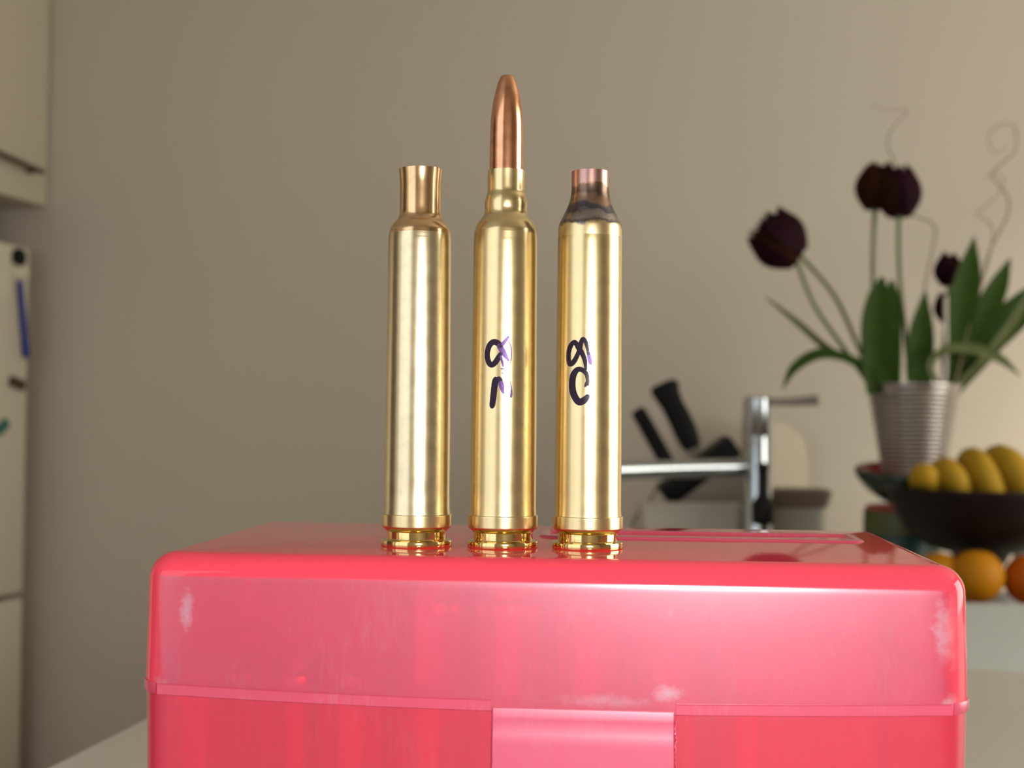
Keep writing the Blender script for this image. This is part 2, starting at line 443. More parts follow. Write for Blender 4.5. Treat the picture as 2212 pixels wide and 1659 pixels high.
M['magnet_teal'] = mat('teal_magnet', (0.03, 0.16, 0.12), .5)
M['cable'] = mat('grey_cable', (0.12, 0.11, 0.09), .6)

# ------------------------------------------------------------------ room
LU, BV, CEIL = -2.30, 2.60, 2.50
def rbox(name, u0, u1, v0, v1, z0, z1, m, parent=None, bevel=0.0, seg=2):
    """box aligned with the room axes"""
    RM = Matrix.Rotation(-TH, 4, 'Z')
    return box(name, (u0, v0, z0), (u1, v1, z1), m, parent, bevel, seg, RM)
def struct(o): o['kind'] = 'structure'; return o
struct(rbox('floor', LU - .1, RW + .1, FV - .1, BV + .1, -0.05, 0, M['floor']))
struct(rbox('ceiling', LU - .1, RW + .1, FV - .1, BV + .1, CEIL, CEIL + .05, M['ceiling']))
struct(rbox('wall_back', LU - .1, RW + .1, BV, BV + .1, 0, CEIL, M['wall']))
struct(rbox('wall_left', LU - .1, LU, FV, BV, 0, CEIL, M['wall']))
def wall_with_hole(name, fixed0, fixed1, a0, a1, h0, h1, z0, z1, along_u):
    bm = bmesh.new(); RM = Matrix.Rotation(-TH, 4, 'Z')
    for lo, hi, za, zb in ((a0, h0, 0, CEIL), (h1, a1, 0, CEIL), (h0, h1, 0, z0), (h0, h1, z1, CEIL)):
        if along_u: bm_box(bm, (lo, fixed0, za), (hi, fixed1, zb), M=RM)
        else: bm_box(bm, (fixed0, lo, za), (fixed1, hi, zb), M=RM)
    return struct(from_bm(name, bm, M['wall'], smooth=False))
wall_with_hole('wall_front', FV - .1, FV, LU, RW, FU0, FU1, FZ0, FZ1, True)
wall_with_hole('wall_right', RW, RW + .1, FV, BV, RV0, RV1, RZ0, RZ1, False)
def window(name, a0, a1, z0, z1, f0, f1, along_u, mull):
    root = struct(empty(name))
    RM = Matrix.Rotation(-TH, 4, 'Z')
    def bar(a, b, c, d):
        if along_u: box('frame_bar', (a, f0, c), (b, f1, d), M['white_lam'], root, M=RM)
        else: box('frame_bar', (f0, a, c), (f1, b, d), M['white_lam'], root, M=RM)
    bar(a0, a0 + .04, z0, z1); bar(a1 - .04, a1, z0, z1); bar(a0 + .04, a1 - .04, z0, z0 + .04); bar(a0 + .04, a1 - .04, z1 - .04, z1)
    for mpos in mull: bar(mpos - .02, mpos + .02, z0 + .04, z1 - .04)
window('window_1', FU0, FU1, FZ0, FZ1, FV - .02, FV + .03, True, [FU0 + .85])
window('window_2', RV0, RV1, RZ0, RZ1, RW - .03, RW + .02, False, [1.15])

struct(rbox('unseen_dark_panel', LU, LU + .04, -0.72, 0.42, 0, 2.05, mat('unseen_panel_dark', (0.045, 0.028, 0.018), .45)))  # unseen panel added to give the brass a dark reflected edge
# fridge and wall cabinet on the left
FUF = -1.677                       # plane of their fronts
FR_V1 = 2.535
fr = tag(empty('refrigerator', room((LU + FUF) / 2, 2.24, 0)), 'tall off-white refrigerator with magnets, under the cream wall cabinet', 'refrigerator')
def rpart(name, parent, *a, **k):
    o = rbox(name, *a, **k)
    o.parent = parent
    o.matrix_parent_inverse = parent.matrix_basis.inverted()
    return o
ztop = at_u(30, 527, FUF).z
zseam = at_u(25, 1290, FUF).z
rpart('body', fr, LU + .02, FUF - .055, FR_V1 - .60, FR_V1, 0.0, ztop, M['fridge'], bevel=.006)
rpart('gasket', fr, FUF - .055, FUF - .045, FR_V1 - .595, FR_V1 - .006, 0.06, ztop - .01, M['gasket'])
rpart('door', fr, FUF - .045, FUF, FR_V1 - .60, FR_V1, zseam + .005, ztop, M['fridge'], bevel=.008)
rpart('door', fr, FUF - .045, FUF, FR_V1 - .60, FR_V1, 0.05, zseam - .005, M['fridge'], bevel=.008)
rpart('handle', fr, FUF, FUF + .03, FR_V1 - .57, FR_V1 - .55, zseam + .08, zseam + .4, M['fridge'], bevel=.008)
cb = tag(empty('wall_cabinet', room((LU + FUF) / 2, 2.2, 1.7)), 'cream wall cabinet with dark bar handle above the refrigerator', 'cabinet')
zcb = at_u(90, 443, FUF).z
rpart('carcass', cb, LU, FUF - .022, BV - .72, BV - .001, zcb, CEIL - .02, M['cab'])
rpart('gap_shade_panel', cb, FUF - .12, FUF - .10, BV - .72, FR_V1 - .002, ztop + .002, zcb, M['gasket'])  # added dark panel: its colour stands in for the shade above the fridge
rpart('door', cb, FUF - .020, FUF, BV - .60, BV - .006, zcb, CEIL - .03, M['cab'], bevel=.002)
h0 = at_u(66, 373, FUF); h1 = at_u(-60, 318, FUF)
hbm = tube_bm([h0 + room(.03, 0), (h0 + h1) / 2 + room(.03, 0), h1 + room(.03, 0)], .006)
for p in (h0, h1):
    q = p + (h1 - h0).normalized() * (.012 if p is h0 else -.012)
    tube_bm([q + room(-.001, 0), q + room(.03, 0)], .005, bm=hbm, sub=2)
hh = from_bm('handle', hbm, M['darkmetal']); hh.parent = cb; hh.matrix_parent_inverse = cb.matrix_basis.inverted()

def on_fridge(name, px, py, w_, h_, t, m, label, cat, tilt=0.0, bev=.002, shape='box', group=None):
    p = at_u(px, py, FUF)
    R = Matrix.Translation(p) @ Matrix.Rotation(-TH, 4, 'Z') @ Matrix.Rotation(radians(tilt), 4, 'X')
    bm = bmesh.new()
    if shape == 'disc':
        lathe_bm([(0, 0), (w_ / 2, 0), (w_ / 2, t * .7), (w_ / 2 * .85, t), (0, t)], 24, bm)
        R = R @ Matrix.Rotation(pi / 2, 4, 'Y')
        bm.transform(R)
    else:
        bm_box(bm, (0.0, -w_ / 2, -h_ / 2), (t, w_ / 2, h_ / 2), min(bev, t * .4), 2, R)
    return tag(from_bm(name, bm, m), label, cat, group)
on_fridge('paper_note', -12, 585, .10, .11, .0006, M['paper'], 'pale paper note high on the refrigerator door', 'note', bev=0)
on_fridge('magnet', 37, 556, .040, .030, .012, M['black'], 'round black magnet at the top edge of the refrigerator door', 'magnet', shape='disc')
on_fridge('magnet_clip', 44, 588, .045, .030, .008, M['paper'], 'small pale clip just above the blue pen on the refrigerator', 'clip')
pen = tag(empty('hanging_pen', at_u(42, 690, FUF)), 'long blue pen hanging on the refrigerator door', 'pen')
pa, pb = at_u(36, 607, FUF) + room(.008, 0), at_u(50, 772, FUF) + room(.008, 0)
for nm, a, b_, r_ in (('barrel', pa, pb, .0072), ('cap', pb + (pa - pb) * .22, pb - (pa - pb) * .005, .0080)):
    o = from_bm(nm, tube_bm([a, (a + b_) / 2, b_], [r_ * .9, r_, r_ * .85], sub=3), M['blue'], pen)
    o.matrix_parent_inverse = pen.matrix_basis.inverted()
on_fridge('magnet', 33, 828, .050, .022, .010, M['magnet_brown'], 'brown magnet below the blue pen on the refrigerator', 'magnet', tilt=-12)
on_fridge('magnet', 2, 922, .040, .022, .008, M['magnet_teal'], 'teal green magnet lowest on the refrigerator door', 'magnet', tilt=30)

# ------------------------------------------------------------------ kitchen counter along the back wall, and the bar the box stands on
CTOP = CAMZ - 0.36
ctr = tag(empty('kitchen_counter', room(.7, 2.2, 0)), 'white worktop along the back wall carrying tap, vase and fruit', 'counter')
CU0 = -0.62
rpart('worktop', ctr, CU0, RW - .001, 1.72, BV - .001, CTOP - .04, CTOP, M['white_lam'], bevel=.004)
rpart('cabinet_base', ctr, CU0 + .02, RW - .002, 1.76, BV - .002, 0.10, CTOP - .04, M['cab'])
rpart('plinth', ctr, CU0 + .04, RW - .002, 1.82, BV - .002, 0.0, 0.10, M['darkmetal'])
for k in range(4):
    rpart('door', ctr, CU0 + .03 + k * .63, CU0 + .65 + k * .63, 1.74, 1.76, .12, CTOP - .06, M['cab'], bevel=.002)

TT = CAMZ - 0.130                  # bar / table top
L0 = at_z(103, 1651, TT); L1 = at_z(294, 1556, TT)
B0 = at_z(2116, 1443, TT); B1 = at_z(2212, 1449, TT)
ld = (L1 - L0).normalized(); bd = (B1 - B0).normalized()
def isect(p, d, q, e):
    k = ((q.x - p.x) * e.y - (q.y - p.y) * e.x) / (d.x * e.y - d.y * e.x)
    return p + d * k
cor = isect(L0, ld, B0, bd)
tb = tag(empty('breakfast_bar', (0.3, 0.3, 0)), 'white table top under the red box, seen at both lower corners', 'table')
bm = bmesh.new()
P = [cor, cor + bd * 1.25, cor + bd * 1.25 - ld * .95, cor - ld * .95]
lo = [bm.verts.new((p.x, p.y, TT - .03)) for p in P]; hi = [bm.verts.new((p.x, p.y, TT)) for p in P]
bm.faces.new(lo); bm.faces.new(hi)
for k in range(4): bm.faces.new((lo[k], lo[(k + 1) % 4], hi[(k + 1) % 4], hi[k]))
bmesh.ops.bevel(bm, geom=list(bm.edges), offset=.004, segments=3, profile=.5, affect='EDGES')
o = from_bm('table_top', bm, M['white_lam'], tb); o.matrix_parent_inverse = tb.matrix_basis.inverted()
for i, j in ((.12, .12), (.12, .88), (.88, .12), (.88, .88)):
    p = P[0] + (P[1] - P[0]) * i + (P[3] - P[0]) * j
    o = box('leg', (p.x - .025, p.y - .025, 0), (p.x + .025, p.y + .025, TT - .03), M['white_lam'], tb, bevel=.003)
    o.matrix_parent_inverse = tb.matrix_basis.inverted()

# ------------------------------------------------------------------ the red translucent cartridge box
mm = 0.001
BYAW = radians(-4.56)
BX = empty('plastic_box', (0.00615, 0.2232, TT), BYAW)
tag(BX, 'translucent red plastic hinged box under the three brass cases', 'box')
BM_ = Matrix.Translation(BX.location) @ Matrix.Rotation(BYAW, 4, 'Z')
ZT = (CAMZ - 0.0243) - TT          # top of lid, local
ZS = (CAMZ - 0.0487) - TT          # seam, local
HW = 72.3 * mm; DEP = 78 * mm; RC = 6 * mm
TABX0, TABX1 = -9.0 * mm, 22.0 * mm
def bow(x): return -1.5 * mm * (1 - (min(abs(x), HW) / HW) ** 2)
def ring(inset, z, rc=RC, b=1.0, step=3 * mm):
    base = dense(rrect(-HW, HW, 0, DEP, RC), step)
    out = []
    for x, y in base:
        # move towards the centre, keeping the corner centres
        cx = max(-HW + RC, min(HW - RC, x)); cy = max(RC, min(DEP - RC, y))
        dx, dy = x - cx, y - cy
        L = sqrt(dx * dx + dy * dy)
        if L < 1e-9: out.append((x, y, z)); continue
        k = (RC - inset) / RC
        nx, ny = cx + dx * k, cy + dy * k
        out.append((nx, ny, z + (bow(x) * b if b else 0)))
    return out
RB = 4.8 * mm
def lid_rings(th, sgn):
    """outer (th=0) or inner wall rings from the seam up"""
    R = []
    zt = ZT - th
    for z, ins, b in ((ZS, 0.35, 1), (ZS + 2 * mm, 0.35, .9), (ZS + 6 * mm, .40, .6), (ZS + 12 * mm, .5, .25), (zt - RB * 1.0 - .6 * mm, .62, 0)):
        R.append(ring(ins * mm + th, z, b=b))
    for k in range(0, 13):
        a = pi / 2 * k / 12
        R.append(ring(min(.65 * mm + th + RB * (1 - cos(a)), RC - .05 * mm), zt - RB + RB * sin(a), b=0))
    return R
outer = lid_rings(0, 1)
inner = lid_rings(1.3 * mm, 1)
# top: shrink inwards ring by ring so that the top carries its own faces
def shrink(r, k, z=None):
    cx, cy = 0, DEP / 2
    return [(cx + (p[0] - cx) * k, cy + (p[1] - cy) * k, p[2] if z is None else z) for p in r]
bm = loft_bm(list(reversed(inner)) + outer, cap0=True, cap1=True)
lid = from_bm('lid', bm, lid_material(ZT - RB * .80, HW - .6 * mm), BX, angle=50)
lid.data.materials.append(M['lid_top']); lid.data.materials.append(M['inner'])
nin = (len(inner) - 1) * len(inner[0])
for p in lid.data.polygons:
    zc = sum(lid.data.vertices[v].co.z for v in p.vertices) / len(p.vertices)
    if p.index < nin: p.material_index = 2
lid['label'] = 'red lid, frosted on the sides and glossy on top'
# raised frame on the lid's top, right half
def top_local(px, py):
    q = BM_.inverted() @ at_z(px, py, CAMZ - 0.0243); return q
a_ = top_local(1172, 1146); b_ = top_local(1838, 1156); c_ = top_local(1870, 1172)
fx0, fx1, fy1, fy0 = a_.x, b_.x, min(a_.y, DEP - 7 * mm), c_.y - 1 * mm
def frame_rings():
    R = []
    for ins, z in ((0, -.02), (.3, .3), (.5, .4), (1.5, .4), (1.7, .3), (2.0, -.02)):
        i = ins * mm
        R.append([(x, y, ZT + z * mm) for x, y in rrect(fx0 + i, fx1 - i, fy0 + i, fy1 - i, 3 * mm - i * .5, 5)])
    return R
from_bm('raised_frame', loft_bm(frame_rings(), cap0=False, cap1=False), M['flange'], BX)
# thickened lower rim of the lid, left and right of the latch
def wall_strip(x0, x1, z0, z1, y0, y1, m, name, nx=12, bev=.15 * mm):
    bm = bmesh.new()
    rows = []
    for i in range(nx + 1):
        x = x0 + (x1 - x0) * i / nx; b = bow(x)
        rows.append([(x, y1, z0 + b), (x, y0 + bev, z0 + b), (x, y0, z0 + b + bev), (x, y0, z1 + b - bev), (x, y0 + bev, z1 + b), (x, y1, z1 + b)])
    return from_bm(name, loft_bm(rows, bm), m, BX, angle=30)
for x0, x1 in ((-HW + RC * .7, TABX0 - .3 * mm), (TABX1 + .3 * mm, HW - RC * .7)):
    wall_strip(x0, x1, ZS, ZS + 1.9 * mm, -.10 * mm, .40 * mm, M['flange'], 'rim_strip')
# side flanges wrap the corners and sides
def side_flange(s):
    R = []
    base = [p for p in dense(rrect(-HW, HW, 0, DEP, RC), 2 * mm) if p[0] * s > HW - RC * .75 and p[1] < DEP - RC * .5]
    base.sort(key=lambda p: p[1])
    pts = []
    for x, y in base:
        cx = s * (HW - RC); cy = max(RC, y) if y < RC else y
        d = Vector((x - cx, y - cy if y < RC else 0)); d.normalize()
        pts.append((x, y, d.x, d.y))
    rows = []
    for x, y, dx, dy in pts:
        b = bow(x)
        rows.append([(x - dx * .4 * mm, y - dy * .4 * mm, ZS + b), (x - dx * .15 * mm, y - dy * .15 * mm, ZS + b), (x - dx * .08 * mm, y - dy * .08 * mm, ZS + .2 * mm + b),
                     (x - dx * .08 * mm, y - dy * .08 * mm, ZS + 1.7 * mm + b), (x - dx * .15 * mm, y - dy * .15 * mm, ZS + 1.9 * mm + b), (x - dx * .4 * mm, y - dy * .4 * mm, ZS + 1.9 * mm + b)])
    return from_bm('rim_strip', loft_bm(rows), M['flange'], BX, angle=30)
side_flange(-1); side_flange(1)
# latch tab hanging from the lid over the base
tw = [(TABX0, TABX1)]
rows = []
for z, y, t in ((ZS + .6 * mm, -.15, 1.0), (ZS - .6 * mm, -.35, 1.1), (ZS - 1.2 * mm, -.36, 1.1), (ZS - 2.6 * mm, -.30, 1.3), (ZS - 3.6 * mm, -.50, 1.4),
                (ZS - 5.5 * mm, -.62, 1.4), (ZS - 20 * mm, -.50, 1.4), (ZS - 22 * mm, -.6, 1.2)):
    bz = bow((TABX0 + TABX1) / 2)
    y *= mm; t *= mm
    rows.append([(TABX0 + .15 * mm, y, z + bz), (TABX1 - .15 * mm, y, z + bz), (TABX1, y + .15 * mm, z + bz), (TABX1, y + t, z + bz), (TABX0, y + t, z + bz), (TABX0, y + .15 * mm, z + bz)])
o = from_bm('latch', loft_bm(rows), M['tab_face'], BX, angle=35); o['label'] = 'pink hinged front latch of the lid'
# thin burr of flashing along the latch's right edge
bm = bmesh.new()
pts = []
for k in range(30):
    z = ZS + bow(.015) - .7 * mm - k * .32 * mm
    pts.append(Vector((TABX1 + .25 * mm + random.uniform(-.12, .16) * mm, -.35 * mm + random.uniform(-.1, .1) * mm, z)))
tube_bm(pts, [random.uniform(.07, .20) * mm for _ in pts], 6, bm, 2)
from_bm('moulding_burr', bm, M['flange'], BX)
# base
def base_rings(th):
    R = []
    for z, ins, b in ((0.0 + th, 2.5, 0), (1.5 * mm + th, 1.6, 0), (ZS - 30 * mm, 1.1, 0), (ZS - 12 * mm, .8, .3), (ZS - .12 * mm, .55, 1)):
        R.append(ring(ins * mm + th, z, b=b))
    return R
bo = base_rings(0); bi = base_rings(1.4 * mm)
bm = loft_bm(bo + list(reversed(bi)), cap0=True, cap1=True)
bs = from_bm('base', bm, M['base_face'], BX, angle=50)
bs.data.materials.append(M['inner'])
nb = len(bo[0])
for p in bs.data.polygons:
    if p.index >= len(bo) * nb and p.index < len(bo) * nb + (len(bi) - 1) * nb: p.material_index = 1
# moulding ribs inside the lid's front
for lx, ww in ((-21.0, 3.6), (34.5, .5)):
    bm = bmesh.new()
    bm_box(bm, ((lx - ww / 2) * mm, 1.75 * mm, ZS + 2.2 * mm), ((lx + ww / 2) * mm, 2.5 * mm, ZT - 5.5 * mm), .1 * mm, 1)
    from_bm('inner_rib', bm, M['base_face'] if ww > 1 else M['tab_face'], BX)
# tray that carries the stored cases
TRZ = 26 * mm
bm = bmesh.new(); bm_box(bm, (-HW + 3.5 * mm, 3.5 * mm, TRZ - 2 * mm), (HW - 3.5 * mm, DEP - 3.5 * mm, TRZ), .3 * mm, 1)
from_bm('tray', bm, M['tray'], BX)
bm = bmesh.new(); bm_box(bm, (-HW + 6 * mm, 6 * mm, 1.5 * mm), (HW - 6 * mm, DEP - 6 * mm, TRZ - 2 * mm), .3 * mm, 1)
from_bm('tray_block', bm, M['tray'], BX)

# ------------------------------------------------------------------ cartridge cases
K = 1 / 11.245 * mm                # metres per photograph pixel at the cases
def head_profile():
    return [(0, 0.05 * mm), (6.55 * mm, 0), (6.72 * mm, .12 * mm), (6.76 * mm, .3 * mm), (6.76 * mm, 1.05 * mm), (6.70 * mm, 1.22 * mm), (5.75 * mm, 1.40 * mm)]
GROOVE = [(5.75 * mm, 1.40 * mm), (5.68 * mm, 1.55 * mm), (5.68 * mm, 2.85 * mm), (5.8 * mm, 2.95 * mm), (6.45 * mm, 3.55 * mm), (6.62 * mm, 3.75 * mm)]
BELT = [(6.62 * mm, 3.75 * mm), (6.71 * mm, 3.86 * mm), (6.72 * mm, 3.95 * mm), (6.72 * mm, 4.1 * mm), (6.72 * mm, 5.85 * mm), (6.72 * mm, 6.0 * mm), (6.69 * mm, 6.08 * mm), (6.62 * mm, 6.12 * mm), (6.42 * mm, 6.14 * mm)]
def smoothprof(pts, n=6):
    v = catmull([Vector((r, z, 0)) for r, z in pts], n)
    return [(p.x, p.y) for p in v]
CASE_BASE_Y = {}
def make_case(name, px, py, upper, neck, label, body_m, neck_m, flare=None, cat='cartridge case'):
    """upper, neck: outline points (half width px, y px)"""
    base = at_z(px, py, CAMZ - 0.0243)
    root = empty(name, base, radians(random.uniform(0, 360)) * 0)
    tag(root, label, cat)
    y0 = py
    d = (MCi @ base).z * -1
    k = d / F
    def zz(y): return (y0 - y) * k
    from_bm('head', lathe_bm(head_profile(), 96), M['brass_turned'], root, angle=30)
    from_bm('groove', lathe_bm(GROOVE, 96), M['brass_turned'], root, angle=25)
    from_bm('belt', lathe_bm(BELT, 96), M['brass'], root, angle=30)
    body = [(6.42 * mm, 6.12 * mm), (6.37 * mm, 6.4 * mm), (6.37 * mm, 6.7 * mm)] + smoothprof([(h * k, zz(y)) for h, y in upper], 5)
    from_bm('body', lathe_bm(body, 128), body_m, root, angle=60)
    nk = smoothprof([(h * k, zz(y)) for h, y in neck], 6)
    r1, z1 = nk[-1]
    nk += [(r1 - .12 * mm, z1 + .03 * mm), (r1 - .36 * mm, z1), (r1 - .40 * mm, z1 - .2 * mm)]
    r2 = r1 - .42 * mm
    nk += [(r2, z1 - 5 * mm), (r2, z1 - 7.2 * mm), (0, z1 - 7.2 * mm)]
    from_bm('neck', lathe_bm(nk, 96), neck_m, root, angle=60)
    return root, k, zz
c1, k1, z1f = make_case('brass_case', 900, 1178.5,
    [(71.5, 1100), (70.8, 900), (69.8, 700), (69.0, 540), (68.6, 515), (68.0, 505)],
    [(68.0, 505), (65.5, 493), (59, 482), (51, 474), (47, 466), (45.4, 456), (45.0, 440), (45.0, 400), (45.8, 383), (47.2, 368), (47.6, 363)],
    'empty brass case with a wide open neck, leftmost of three on the red box', M['brass_pale'], M['brass_dull'])
c2, k2, z2f = make_case('loaded_cartridge', 1086, 1181,
    [(72.0, 1100), (71.3, 900), (70.4, 700), (69.8, 540), (69.5, 520), (69.0, 505)],
    [(69.0, 505), (67.5, 495), (62, 481), (54, 471), (48.5, 463), (46.3, 453), (46.6, 443), (46.4, 434), (44.5, 424), (41.8, 416), (40.6, 410), (40.3, 400), (40.4, 380), (40.6, 366)],
    'loaded brass cartridge with copper bullet standing between two empty cases', M['brass'], M['brass'], cat='cartridge')
c3, k3, z3f = make_case('brass_case', 1269, 1183.5,
    [(72.2, 1100), (71.5, 900), (70.6, 700), (70.0, 540), (69.8, 520), (69.5, 512)],
    [(69.5, 512), (69.4, 498), (68.6, 487), (66, 480), (59, 465), (51, 449), (45.0, 432), (42.2, 418), (41.2, 408), (41.0, 395), (41.0, 372), (41.0, 368)],
    'empty brass case with heat-darkened shoulder, rightmost of three on the red box', M['brass'], M['annealed'])
# bullet of the middle cartridge (jacket > meplat hollow)
bp = [(36.6, 420), (36.6, 366), (36.6, 330), (36.4, 290), (35.6, 262), (33.8, 238), (30.0, 212), (25.5, 190), (20.5, 173), (15.5, 161.5)]
pr = [(0, z2f(425)), (36.6 * k2, z2f(425))] + smoothprof([(h * k2, z2f(y)) for h, y in bp], 5)
pr += [(14.2 * k2, z2f(158.5)), (11.5 * k2, z2f(157)), (8.5 * k2, z2f(157.8)), (6.5 * k2, z2f(161))]
bul = from_bm('bullet', lathe_bm(pr, 96), M['copper'], c2, angle=50); bul['label'] = 'copper-jacketed bullet seated in the neck'
from_bm('tip_hollow', lathe_bm([(6.6 * k2, z2f(160.6)), (4 * k2, z2f(170)), (0, z2f(180))], 32), M['dark_hollow'], bul)

# marker writing: ribbons laid on the body surface
def on_cyl(root, px, py, r):
    o, d = ray(px, py)
    ox, oy = o.x - root.location.x, o.y - root.location.y
    A = d.x ** 2 + d.y ** 2; B = 2 * (ox * d.x + oy * d.y); Cc = ox * ox + oy * oy - r * r
    t = (-B - sqrt(max(0, B * B - 4 * A * Cc))) / (2 * A)
    return o + d * t - root.location
def strokes(root, body_px, lst, m, name, lift=0.035 * mm):
    bm = bmesh.new()
    for li, (pts, wd) in enumerate(lst):
        W = wd if isinstance(wd, (list, tuple)) else [wd] * len(pts)
        P = [Vector((1000 + x / 6.9125, 700 + y / 6.9125, 0)) for x, y in pts]
        path = catmull(P, 8); ws = catmull([Vector((w_, 0, 0)) for w_ in W], 8)
        rows = []
        n = len(path)
        for i, p in enumerate(path):
            t = (path[min(i + 1, n - 1)] - path[max(i - 1, 0)]).normalized()
            nn = Vector((-t.y, t.x, 0)); hw = max(ws[i].x, .5) * 1.12 / 2 / 6.9125
            e = min(i, n - 1 - i) / (n - 1) * (sum((path[j + 1] - path[j]).length for j in range(n - 1)))
            if e < hw: hw *= sqrt(max(.08, 1 - (1 - e / hw) ** 2))
            row = []
            for q in range(5):
                s = p + nn * hw * (q / 2 - 1)
                yf = (s.y - 520) / 580
                rad = (69.9 + 2.0 * max(0, yf) + .0) * (k2) + lift + li * .004 * mm
                row.append(bm.verts.new(on_cyl(root, s.x, s.y, rad)))
            rows.append(row)
        for a, b in zip(rows[:-1], rows[1:]):
            for q in range(4): bm.faces.new((a[q], a[q + 1], b[q + 1], b[q]))
    ex = bmesh.ops.solidify(bm, geom=bm.faces[:], thickness=-0.012 * mm)
    return from_bm(name, bm, m, root, angle=60)
o = strokes(c2, 0, [
    ([(590, 345), (520, 285), (450, 268), (390, 330), (362, 450), (380, 560), (425, 612), (485, 570), (530, 500), (575, 420)], [60, 80, 75, 72, 66, 72, 70, 74, 72, 50]),
    ([(430, 1262), (452, 1100), (468, 950), (485, 850), (520, 800)], [72, 84, 84, 86, 70]),
    ([(500, 805), (545, 830), (580, 900)], [60, 70, 50])], M['ink'], 'marker_writing')
o['label'] = 'dark purple handwritten marker numeral'
strokes(c2, 0, [
    ([(520, 300), (560, 350), (610, 430), (650, 500), (690, 560)], [60, 80, 74, 50, 20]),
    ([(560, 470), (585, 560), (605, 640)], [30, 34, 24]),
    ([(585, 320), (620, 265), (660, 215), (688, 180)], [50, 46, 40, 20]),
    ([(660, 240), (705, 300), (726, 400), (722, 520), (695, 620)], [14, 14, 12, 12, 8]),
    ([(560, 665), (595, 668), (625, 672)], [16, 18, 12]),
    ([(580, 730), (600, 735)], [30, 22]),
    ([(560, 850), (580, 930), (600, 1010), (618, 1040)], [80, 74, 44, 16]),
    ([(700, 850), (725, 950), (722, 1040), (715, 1100)], [8, 14, 30, 30])], M['ink_pale'], 'marker_writing')
o = strokes(c3, 0, [
    ([(1835, 700), (1832, 640), (1820, 540), (1780, 440), (1725, 350), (1690, 290), (1655, 268), (1605, 330), (1577, 430), (1577, 540), (1600, 598), (1655, 560), (1705, 470), (1745, 370), (1765, 270), (1795, 222), (1835, 275), (1860, 370), (1878, 470)],
     [30, 40, 60, 66, 74, 66, 54, 62, 58, 58, 66, 66, 60, 62, 60, 54, 54, 44, 34]),
    ([(1850, 760), (1790, 690), (1710, 680), (1650, 760), (1632, 880), (1642, 1010), (1690, 1120), (1745, 1165), (1825, 1125), (1880, 1050)],
     [50, 64, 70, 84, 86, 90, 92, 92, 88, 50]),
    ([(1825, 700), (1855, 780), (1862, 860), (1845, 920)], [60, 56, 52, 84]),
    ([(1820, 900), (1850, 925)], [70, 80])], M['ink'], 'marker_writing')
o['label'] = 'dark purple handwritten marker numeral'
strokes(c3, 0, [
    ([(1865, 400), (1885, 480), (1900, 560), (1910, 610)], [44, 54, 54, 34]),
    ([(1900, 850), (1940, 920), (1945, 1000)], [8, 8, 6])], M['ink_pale'], 'marker_writing')

# cases stored inside the box, seen dimly through the plastic
def stored(src_name, lx, ly, top, length, label, group):
    return None
bmp = [(0, .05), (6.5, 0), (6.75, .3), (6.75, 1.1), (5.7, 1.4), (5.7, 2.9), (6.6, 3.7), (6.7, 3.9), (6.7, 6.0), (6.4, 6.2)]
def stored_mesh(length):
    full = [(r * mm, -z * mm) for r, z in bmp] + [(6.2 * mm, -(length - 14) * mm), (4.2 * mm, -(length - 9) * mm), (4.2 * mm, -length * mm), (0, -length * mm)]
    bm = lathe_bm(full, 32)
    bmesh.ops.recalc_face_normals(bm, faces=bm.faces)
    me = bpy.data.meshes.new('stored_case'); bm.to_mesh(me); bm.free()
    me.materials.append(M['brass'])
    me.polygons.foreach_set('use_smooth', [True] * len(me.polygons)); me.set_sharp_from_angle(angle=radians(30))
    return me
hi_top = ZT - 4.6 * mm; lo_top = ZS + 3.2 * mm
me_hi = stored_mesh((hi_top - TRZ) / mm); me_lo = stored_mesh((lo_top - TRZ) / mm)
for row in range(2):
    for col in range(8):
        high = col >= 3
        if not high and (col == 1 and row == 0): continue
        if not high and row > 1: continue
        lx = (col - 4.5) * 14.1 * mm; ly = (11 + 16.5 * row) * mm
        o = bpy.data.objects.new('stored_cartridge', me_hi if high else me_lo); C.objects.link(o)
        p = BM_ @ Vector((lx, ly, hi_top if high else lo_top))
        o.location = p
        if high:
            tag(o, 'tall brass cartridge standing head up inside the middle of the red box', 'cartridge', 'tall cartridges inside the red box')
        else:
            tag(o, 'low brass cartridge glinting head up inside the left end of the red box', 'cartridge', 'low cartridges inside the red box')

# ------------------------------------------------------------------ things on the counter
def pxm(depth): return depth / F    # metres per px

# mixer tap
FD = 2.15; fk = pxm(FD)
fb = at(1637, 1000, FD)
fa = tag(empty('mixer_tap', (fb.x, fb.y, CTOP)), 'chrome kitchen mixer tap with straight spout and side lever', 'tap')
ztopf = at(1632, 857, FD).z - CTOP; zsp = at(1600, 1010, FD).z - CTOP
r = 31 * fk
from_bm('column', lathe_bm([(0, 0), (r * 1.25, 0), (r * 1.25, .006), (r, .010), (r, ztopf - .07), (r * .97, ztopf - .068), (r * .97, ztopf - .064), (r, ztopf - .062), (r, ztopf - .003), (r - .003, ztopf), (0, ztopf)], 48), M['chrome'], fa, angle=40)
e1 = local(fa, at(1612, 1010, FD)); e2 = local(fa, at(1470, 1013, FD - .05)); e3 = local(fa, at(1275, 1018, FD - .12))
from_bm('spout', tube_bm([e1, e2, e3], 19 * fk, 24), M['chrome'], fa)
tip = e3 + Vector((0.012, .004, 0))
from_bm('nozzle', tube_bm([tip, tip + Vector((0, 0, -.012)), tip + Vector((0, 0, -.026))], 14 * fk, 20), M['chrome'], fa)
l1 = local(fa, at(1655, 868, FD)); l3 = local(fa, at(1768, 864, FD - .02))
